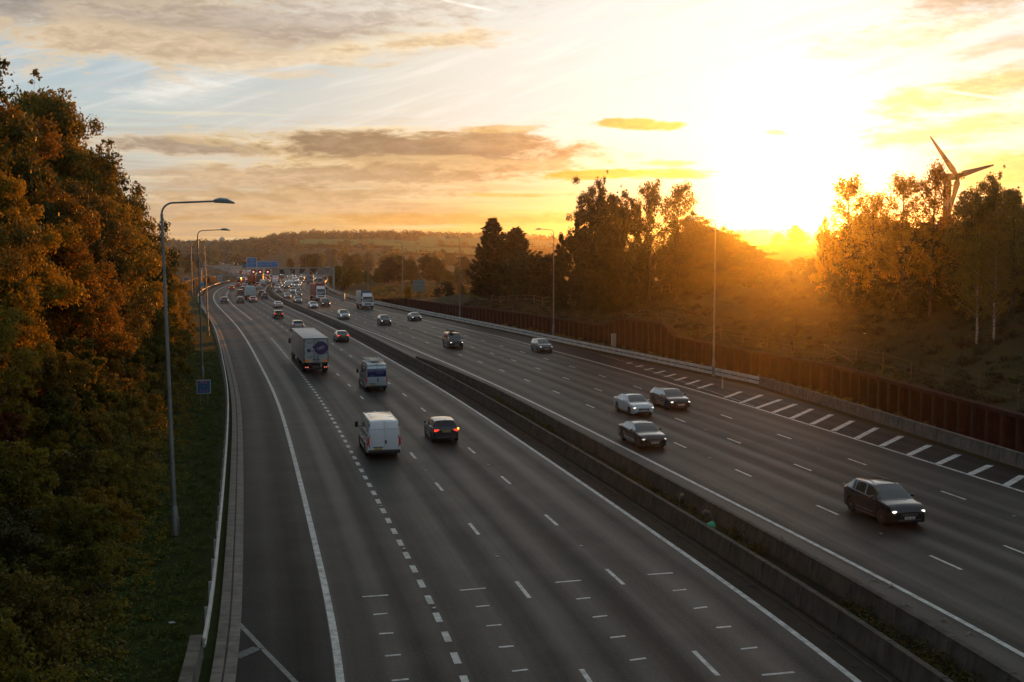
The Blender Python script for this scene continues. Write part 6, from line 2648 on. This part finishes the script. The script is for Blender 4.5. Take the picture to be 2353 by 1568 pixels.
random.seed(3)
pts = []
for i in range(22):
    px = 1130 + i * 19.5
    d = np.interp(px, [1130, 1250, 1400, 1540], [222, 200, 184, 172])
    pts.append(((px - 1176.5) / 2650 * d, d))
fence('post_fence', pts, 1.35, 'pale railed fence running along the top of the right slope below the trees', (.45, .97), .065, m=mat('fence_pale', (.22, .15, .09), .8))
pts = []
for t in np.concatenate([np.arange(52, 128, 5.2)]):
    pts.append(at(t, float(WR(t)) + 2.6))
fence('wire_fence', pts, 1.5, 'post and wire fence just above the near stretch of rusty wall', (.35, .65, .95), .048, brace=((8, 9), (9, 8), (13, 14)))
pts = [at(t, float(WR(t)) + 2.2) for t in np.arange(130, 236, 5.5)]
fence('wire_fence', pts, 1.4, 'post and wire fence above the far stretch of rusty wall', (.35, .65, .95), .048, brace=((2, 3), (3, 2)))

# ------------------------------------------------------------------ wind turbine
D_ = 270.0
hx, hz = (2170 - 1176.5) / 2650 * D_, 12.6 + (578 - 410) / 2650 * D_
gzz = gz(hx, D_)
wtb = thing('wind_turbine', 'wind turbine rising behind the right-hand birches, two blades clear of them', 'wind turbine', (hx, D_, gzz), 0)
M_TURB = mat('turbine_grey', (.06, .055, .05), .6)
b = MB()
b.tube([(0, 0, -1), (0, 0, hz - gzz - .5)], [1.25, .85], 20)
b.build('tower', [M_TURB], wtb, smooth=40)
yaw = R(-32)
Mz = Matrix.Rotation(yaw, 3, 'Z')
b = MB()
b.rbox((-.6, 0, hz - gzz + .15), (4.9, 1.4, 1.6), .4, 0, 3, None)
na = b.build('nacelle', [M_TURB], wtb, smooth=40)
hub = Vector((2.1, -.45, hz - gzz + .25))
b = MB()
b.rbox(tuple(hub), (1.3, 1.3, 1.4), .55, 0, 4)
b.build('hub', [M_TURB], wtb, smooth=50)
for (dx, dz) in ((-66, 90), (80, 25), (-20, -95)):
    L_ = math.hypot(dx, dz) / 2650 * D_ * (1.0 if dz > 0 else .95)
    a = math.atan2(dz, dx)
    b = MB()
    V, F = [], []
    st = [(0, .40, .34), (.06, .46, .34), (.18, .90, .26), (.35, .74, .19), (.6, .54, .13), (.85, .36, .09), (1.0, .2, .05)]
    for (u, c_, th_) in st:
        for (p_, q_) in ((-.65, 0), (0, 1), (.6, .55), (1.0, 0), (.6, -.55), (0, -1)):
            lx_, ly_ = u * L_, p_ * c_
            V.append((hub.x + lx_ * math.cos(a) - ly_ * math.sin(a), hub.y - .3 + q_ * th_, hub.z + lx_ * math.sin(a) + ly_ * math.cos(a)))
    for i in range(len(st) - 1):
        for k in range(6):
            F.append((i * 6 + k, i * 6 + (k + 1) % 6, (i + 1) * 6 + (k + 1) % 6, (i + 1) * 6 + k))
    F.append(tuple(range(36, 42)))
    b.add(V, F)
    b.build('blade', [M_TURB], wtb, smooth=40)

# ------------------------------------------------------------------ small things lying about
x, y = unproject(1629, 1207, .66)
tb = MB()
tb.lathe_y([(-.27, .10), (.22, .19), (.22, .17), (-.24, .085)], 20)
o = tb.build('bucket', [mat('green_plastic', (.012, .30, .13), .4)], None, (x, y, .62), R(-62), smooth=40)
tag(o, 'bright green plastic tub lying in the trough between the central walls', 'tub')
for (px, py, s_, lab) in [(397, 1386, .16, 'crumpled white scrap of litter in the dark grass of the left bank'), (1988, 704 + 60, .22, 'pale scrap of litter on the right slope under the birches')]:
    if py > 1000:
        x, y = unproject(px, py, 1.0)
    else:
        x, y = (px - 1176.5) / 2650 * 112, 112
    lt = MB()
    random.seed(px)
    V = [(random.uniform(-1, 1) * s_, random.uniform(-1, 1) * s_ * .6, random.uniform(0, 1) * s_ * .5 + .30) for _ in range(9)]
    lt.add(V, [(0, 1, 2), (2, 3, 4), (4, 5, 0), (0, 2, 4), (5, 6, 7), (7, 8, 0), (1, 6, 3)])
    tag(lt.build('litter', [mat('white_litter', (.62, .62, .62), .6)], None, (x, y, gz(x, y))), lab, 'litter')
# debris on the reserve margin
random.seed(8)
db = MB()
for i in range(70):
    t = 32 + 120 * random.random()
    x, y = P(t, .45 + 1.0 * random.random() ** .7)
    db.rbox((float(x), float(y), .02), (random.uniform(.05, .3), random.uniform(.04, .16), .05), .015, 0, 1, random.uniform(0, 3))
tag(db.build('debris', [mat('road_debris', (.045, .035, .026), .9)]), 'dark scraps and dirt along the foot of the left central wall', 'debris', None, 'stuff')
st_ = None
sm = MB()
sm.rbox((0, 0, .008), (.14, .17, .02), .008, 0, 1)
sm.rbox((0, -.05, .022), (.10, .03, .012), .004, 1, 1)
smm = sm.mesh('road_stud', [mat('stud_body', (.20, .19, .17), .5), mat('stud_reflector', (.8, .8, .78), .15, .5)])
for oo, ph in ((-7.5, 34.3), (-3.62, 35.2), (-11.1, 35.0)):
    s = s_at(ph) - 9.7 * 4.5
    for k in range(12):
        t = float(t_at(s + k * (19.4 if oo > -11 else 8.52)))
        if t < 28 or t > 150:
            continue
        x, y = P(t, oo + (.02 if oo > -11 else .02))
        tag(link('road_stud', smm, None, (float(x), float(y), .004), heading(t) - math.pi / 2), 'small reflecting road stud set between the painted lane dashes', 'road stud', 'road studs in the carriageway')
for fr, ph in ((.238, 72.2), (.492, 63.5), (.742, 73.8)):
    s = s_at(ph) - 9.7 * 4.5
    for k in range(10):
        t = float(t_at(s + k * 19.4))
        if t < 34 or t > 170:
            continue
        x, y = P(t, float(R1(t) * (1 - fr) + R5(t) * fr))
        tag(link('road_stud', smm, None, (float(x), float(y), .004), heading(t) - math.pi / 2), 'small reflecting road stud set between the painted lane dashes', 'road stud', 'road studs in the carriageway')
# dry grass plumes hanging over the planted trough
pm = mat('dry_plume', (.24, .19, .13), .8)
random.seed(12)
for i, (px, py) in enumerate([(1636, 1188), (1800, 1245), (1990, 1350), (2030, 1366), (2100, 1415), (2190, 1450), (2210, 1478), (1560, 1150)]):
    x, y = unproject(px, py, .75)
    p = MB()
    d1 = random.uniform(0, 6.28)
    pts = [(0, 0, -.62), (.03, 0, -.1), (.10 * math.cos(d1), .10 * math.sin(d1), .22), (.28 * math.cos(d1), .28 * math.sin(d1), .30), (.46 * math.cos(d1), .46 * math.sin(d1), .18)]
    p.tube(pts, [.008, .008, .014, .045, .010], 6)
    for k in range(26):
        f = random.uniform(.5, 1)
        b0 = Vector(pts[2]).lerp(Vector(pts[4]), random.random()) + Vector((0, 0, .06))
        e = b0 + Vector((random.uniform(-.09, .09), random.uniform(-.09, .09), -.10))
        p.tube([b0, e], [.009, .002], 3)
    tag(p.build('plume_grass', [pm], None, (x, y, .75)), 'dry arching grass plume growing in the trough between the central walls', 'grass plume', 'grass plumes in the central trough')

# ------------------------------------------------------------------ middle distance
random.seed(31)
MID = []
for (px, top, d, k, lf, lab) in [
    (776, 612, 405, 'round_b', 'olive', 'olive tree against the right leg of the gantry'), (800, 622, 400, 'round_a', 'gold', 'golden tree right of the gantry, with the dark red bush below it'), (822, 617, 430, 'egg', 'gold', 'second golden tree right of the gantry, taller and greener'),
    (843, 624, 440, 'round_a', 'olive', 'olive tree behind the lamp column over the rough field'), (868, 618, 450, 'round_b', 'green', 'green tree standing before the dark pair over the rough field'),
    (893, 596, 455, 'round_a', 'yew', 'large dark tree left of the sign back, over the rough field'), (918, 590, 460, 'round_b', 'brown', 'brown-crowned tree between the large dark ones'), (945, 600, 452, 'round_a', 'brown', 'broad brown tree behind the lamp column left of the sign back'),
    (982, 589, 470, 'open', 'yew', 'dark tree with a clear stem, behind the sign back'), (1003, 597, 455, 'round_a', 'brown', 'rounded brown tree right of the clear-stemmed one'), (1028, 622, 420, 'egg', 'olive', 'olive tree left of the lamp column by the conifers'),
    (1052, 616, 430, 'round_b', 'brown', 'brownish tree behind the lamp column by the conifers'), (1078, 612, 420, 'round_a', 'green', 'dull green tree left of the conifer pair'), (1100, 640, 330, 'shrub_c', 'olive', 'olive bush at the left foot of the conifer pair'),
    (1220, 600, 300, 'round_b', 'brown', 'brown tree right of the conifer pair, behind'), (1248, 612, 290, 'round_a', 'olive', 'olive tree behind the pale railed fence'), (1030, 652, 262, 'shrub_a', 'yew', 'dark bush at the foot of the lamp column by the conifers'), (1062, 655, 255, 'shrub_a', 'brown', 'brown bush between lamp column and conifers'),
    (1088, 662, 245, 'shrub_a', 'olive', 'small olive bush above the far end of the rusty wall'), (1005, 664, 280, 'shrub_a', 'yew', 'small dark bush right of the sign back posts'), (938, 660, 290, 'shrub_c', 'gold', 'thin yellow sapling left of the sign back'), (790, 658, 378, 'shrub_a', 'red', 'dark red bush behind the far right guard rail')]:
    x = (px - 1176.5) / 2650 * d
    b = max(gz(x, d), -.5)
    h = max(1.6, CAM_H + (578 - top) / 2650 * d - b)
    tree(k, lf, x, d, h, max(h / 9.5, .55) if k in ('round_a', 'round_b', 'egg', 'open') else None, lab, 'trees around the rough field', 'broadleaf_tree' if not k.startswith('shrub') else 'shrub', 'tree' if not k.startswith('shrub') else 'shrub')
for i in range(34):
    t = 335 + 240 * random.random()
    o = -30 - 75 * random.random()
    x, y = at(t, o)
    h = random.uniform(5.5, 9.0) * (1 if t < 450 else 1.15)
    tree(random.choice(['round_a', 'round_b', 'egg']), random.choice(['olive', 'brown', 'green', 'olive', 'gold']), x, y, h, h / 9, 'bushy tree in the wood on the left beyond the orange-rust wall', 'trees in the wood left of the gantry', 'broadleaf_tree')
for i in range(130):
    d = random.uniform(560, 1250)
    px = random.uniform(380, 1350) if i % 5 else random.uniform(1650, 2100)
    x = (px - 1176.5) / 2650 * d
    o, t = to_off(x, d)
    if abs(o) < 32:
        continue
    h = random.uniform(7, 11)
    tree(random.choice(['round_a', 'round_b', 'egg', 'open']), random.choice(['brown', 'brown', 'olive', 'green', 'yew']), x, d, h, h / 8.5, 'brownish tree in the valley between the motorway and the wooded hill', 'trees in the valley', 'broadleaf_tree')


# ---- woods and hedges on the hills
def woods(name, label, spots, lf, per, size):
    C, Rr = [], []
    for (x, y, r, h) in spots:
        C.append((x, y, gz(x, y) + h))
        Rr.append(r)
    C, Rr = np.array(C), np.array(Rr)
    V, F, t = leaves(C, Rr, per, size, None, (1, 1, 1.15), .55)
    tag(link(name, mesh_from(name, V, F, tint=t, mats=[LM[lf]])), label, 'woodland', None, 'stuff')


rng = np.random.default_rng(77)


def in_field(px, d):
    for (a, b_, c_, e) in ((690, 1010, 1490, 1680), (960, 1330, 1560, 1960), (900, 1150, 1330, 1480), (1690, 2000, 1300, 1900), (2250, 2700, 900, 1500)):
        if a - 4 < px < b_ + 4 and c_ - 12 < d < e + 12:
            return True
    return False


for q, lf in enumerate(('brown', 'green', 'yew', 'bramble')):
    sp = []
    while len(sp) < 520:
        px, d = rng.uniform(-50, 1420) if rng.random() < .8 else rng.uniform(1600, 2500), 1000 + 1450 * rng.random() ** .8
        if in_field(px, d) or (d < 1400 and rng.random() < .35):
            continue
        if 640 < px < 1340 and d < 1490 and rng.random() < .8:
            continue
        r = rng.uniform(4.0, 7.5)
        sp.append(((px - 1176.5) / 2650 * d, d, r, r * .75))
    woods('woodland', ['brown autumn wood covering the far hill', 'olive trees mixed through the wood of the far hill', 'dark evergreens mixed through the wood of the far hill', 'russet trees scattered over the far slopes'][q], sp, lf, 56, 1.5)
# hedge lines
sp = []
for (pa_, da, pb_, db_) in ((690, 1485, 1010, 1485), (960, 1555, 1330, 1555), (900, 1325, 1150, 1325), (690, 1685, 960, 1685), (1010, 1490, 1015, 1690), (1100, 1750, 1330, 1700), (1690, 1295, 2000, 1295), (1690, 1600, 2000, 1640)):
    for k in range(46):
        f = k / 45
        px, d = pa_ + (pb_ - pa_) * f, da + (db_ - da) * f
        sp.append(((px - 1176.5) / 2650 * d + rng.normal() * 1.5, d + rng.normal() * 2, rng.uniform(1.6, 3.0) * (2.2 if rng.random() < .1 else 1), 1.2))
woods('hedgerow', 'dark hedges dividing the green fields on the far slope', sp, 'yew', 40, .9)
# pointed skyline conifers
V_, T_2 = [], []
for k in range(190):
    px = rng.uniform(610, 1180)
    d = rng.uniform(2240, 2420)
    x = (px - 1176.5) / 2650 * d
    z = gz(x, d)
    h = rng.uniform(9, 16)
    r = h * .2
    n = 60
    u = rng.random(n)
    ang = rng.random(n) * 6.28
    c = np.stack([x + r * (1 - u) * np.cos(ang), d + r * (1 - u) * np.sin(ang), z + h * u], 1)
    s = .9 * (1.1 - u)[:, None]
    a = np.stack([np.cos(ang), np.sin(ang), -.5 + 0 * u], 1)
    b_ = np.stack([-np.sin(ang), np.cos(ang), 0 * u], 1)
    V_.append(np.stack([c - a * s, c + b_ * s * .7, c + a * s, c - b_ * s * .7], 1).reshape(-1, 3))
    T_2.append(rng.random(n))
V_ = np.concatenate(V_)
tag(link('conifer_woods', mesh_from('conifer_woods', V_, np.arange(len(V_)).reshape(-1, 4), tint=np.concatenate(T_2), mats=[LM['needle']])), 'pointed conifers along the skyline of the far hill', 'woodland', None, 'stuff')
# rough golden grass of the field beyond the wall
field('field', (848, 1075), 296, 402, M_ROUGH, .22)
n = 1300
d = rng.uniform(292, 400, n)
px = rng.uniform(850, 1075, n)
xx = (px - 1176.5) / 2650 * d
LM['straw'] = leaf_mat('leaf_straw', [(.09, .062, .016), (.14, .10, .026), (.19, .135, .034), (.16, .14, .035)], .4)
scatter('grass', np.stack([xx, d], 1), hfun(xx, d) + .35, rng.uniform(.4, .9, n), 46, .17, 'straw', 'tall golden grass of the rough field beyond the wall', 'grass')
# domed building on the left skyline
Dd = 2200.
x = (513 - 1176.5) / 2650 * Dd
zz = gz(x, Dd)
zt_ = 12.6 + (578 - 548) / 2650 * Dd
bd = thing('domed_building', 'pale building with a grey dome and a spike among the trees of the left skyline', 'building', (x, Dd, zz))
M_PALE = mat('pale_render', (.40, .40, .38), .7)
b = MB()
b.box((0, 0, (zt_ - zz) / 2 - 1.5), (10, 10, zt_ - zz - 3))
b.build('wall', [M_PALE], bd)
b = MB()
V, F = [], []
for i in range(7):
    a = i / 6 * math.pi / 2
    for k in range(20):
        V.append((5.6 * math.cos(a) * math.cos(k * math.pi / 10), 5.6 * math.cos(a) * math.sin(k * math.pi / 10), zt_ - zz - 3.0 + 5.0 * math.sin(a)))
for i in range(6):
    for k in range(20):
        F.append((i * 20 + k, i * 20 + (k + 1) % 20, (i + 1) * 20 + (k + 1) % 20, (i + 1) * 20 + k))
b.add(V, F)
b.build('dome', [mat('dome_grey', (.33, .36, .38), .45)], bd, smooth=50)
b = MB()
b.tube([(0, 0, zt_ - zz + 1.5), (0, 0, zt_ - zz + 6)], [.5, .1], 8)
b.build('spike', [mat('dome_grey', (.33, .36, .38))], bd)
x = (489 - 1176.5) / 2650 * 2150
zz = gz(x, 2150)
bd = thing('house', 'low pale-roofed house left of the dome on the skyline', 'house', (x, 2150, zz))
hh = max(4, 12.6 + (578 - 554) / 2650 * 2150 - zz - 2)
b = MB()
b.box((0, 0, hh / 2 - 1), (14, 8, hh))
b.build('wall', [M_PALE], bd)
b = MB()
b.prism([(-4.6, hh - 1), (4.6, hh - 1), (0, hh + 2.2)], lambda a, z, q: (q, a, z), -7.5, 7.5)
b.build('roof', [mat('pale_roof', (.36, .38, .38), .6)], bd)
# ------------------------------------------------------------------ haze: one box of even air round the whole scene
def build_haze():
    mb = MB()
    x0, x1, y0, y1, z0, z1 = -3000, 3000, -700, 3500, -14, 82
    mb.box(((x0 + x1) / 2, (y0 + y1) / 2, (z0 + z1) / 2), (x1 - x0, y1 - y0, z1 - z0))
    m = bpy.data.materials.new('haze_air')
    m.use_nodes = True
    m.node_tree.nodes.clear()
    g = NT(m.node_tree)
    out = g.n('ShaderNodeOutputMaterial')
    v = g.n('ShaderNodeVolumePrincipled')
    v.inputs['Color'].default_value = (.95, .93, .90, 1)
    v.inputs['Density'].default_value = HAZE_DENSITY
    v.inputs['Anisotropy'].default_value = .93
    g.link(v.outputs[0], out.inputs['Volume'])
    o = mb.build('haze', m)
    o['kind'] = 'stuff'
    o['label'] = 'thin golden evening haze over the whole valley'


build_haze()
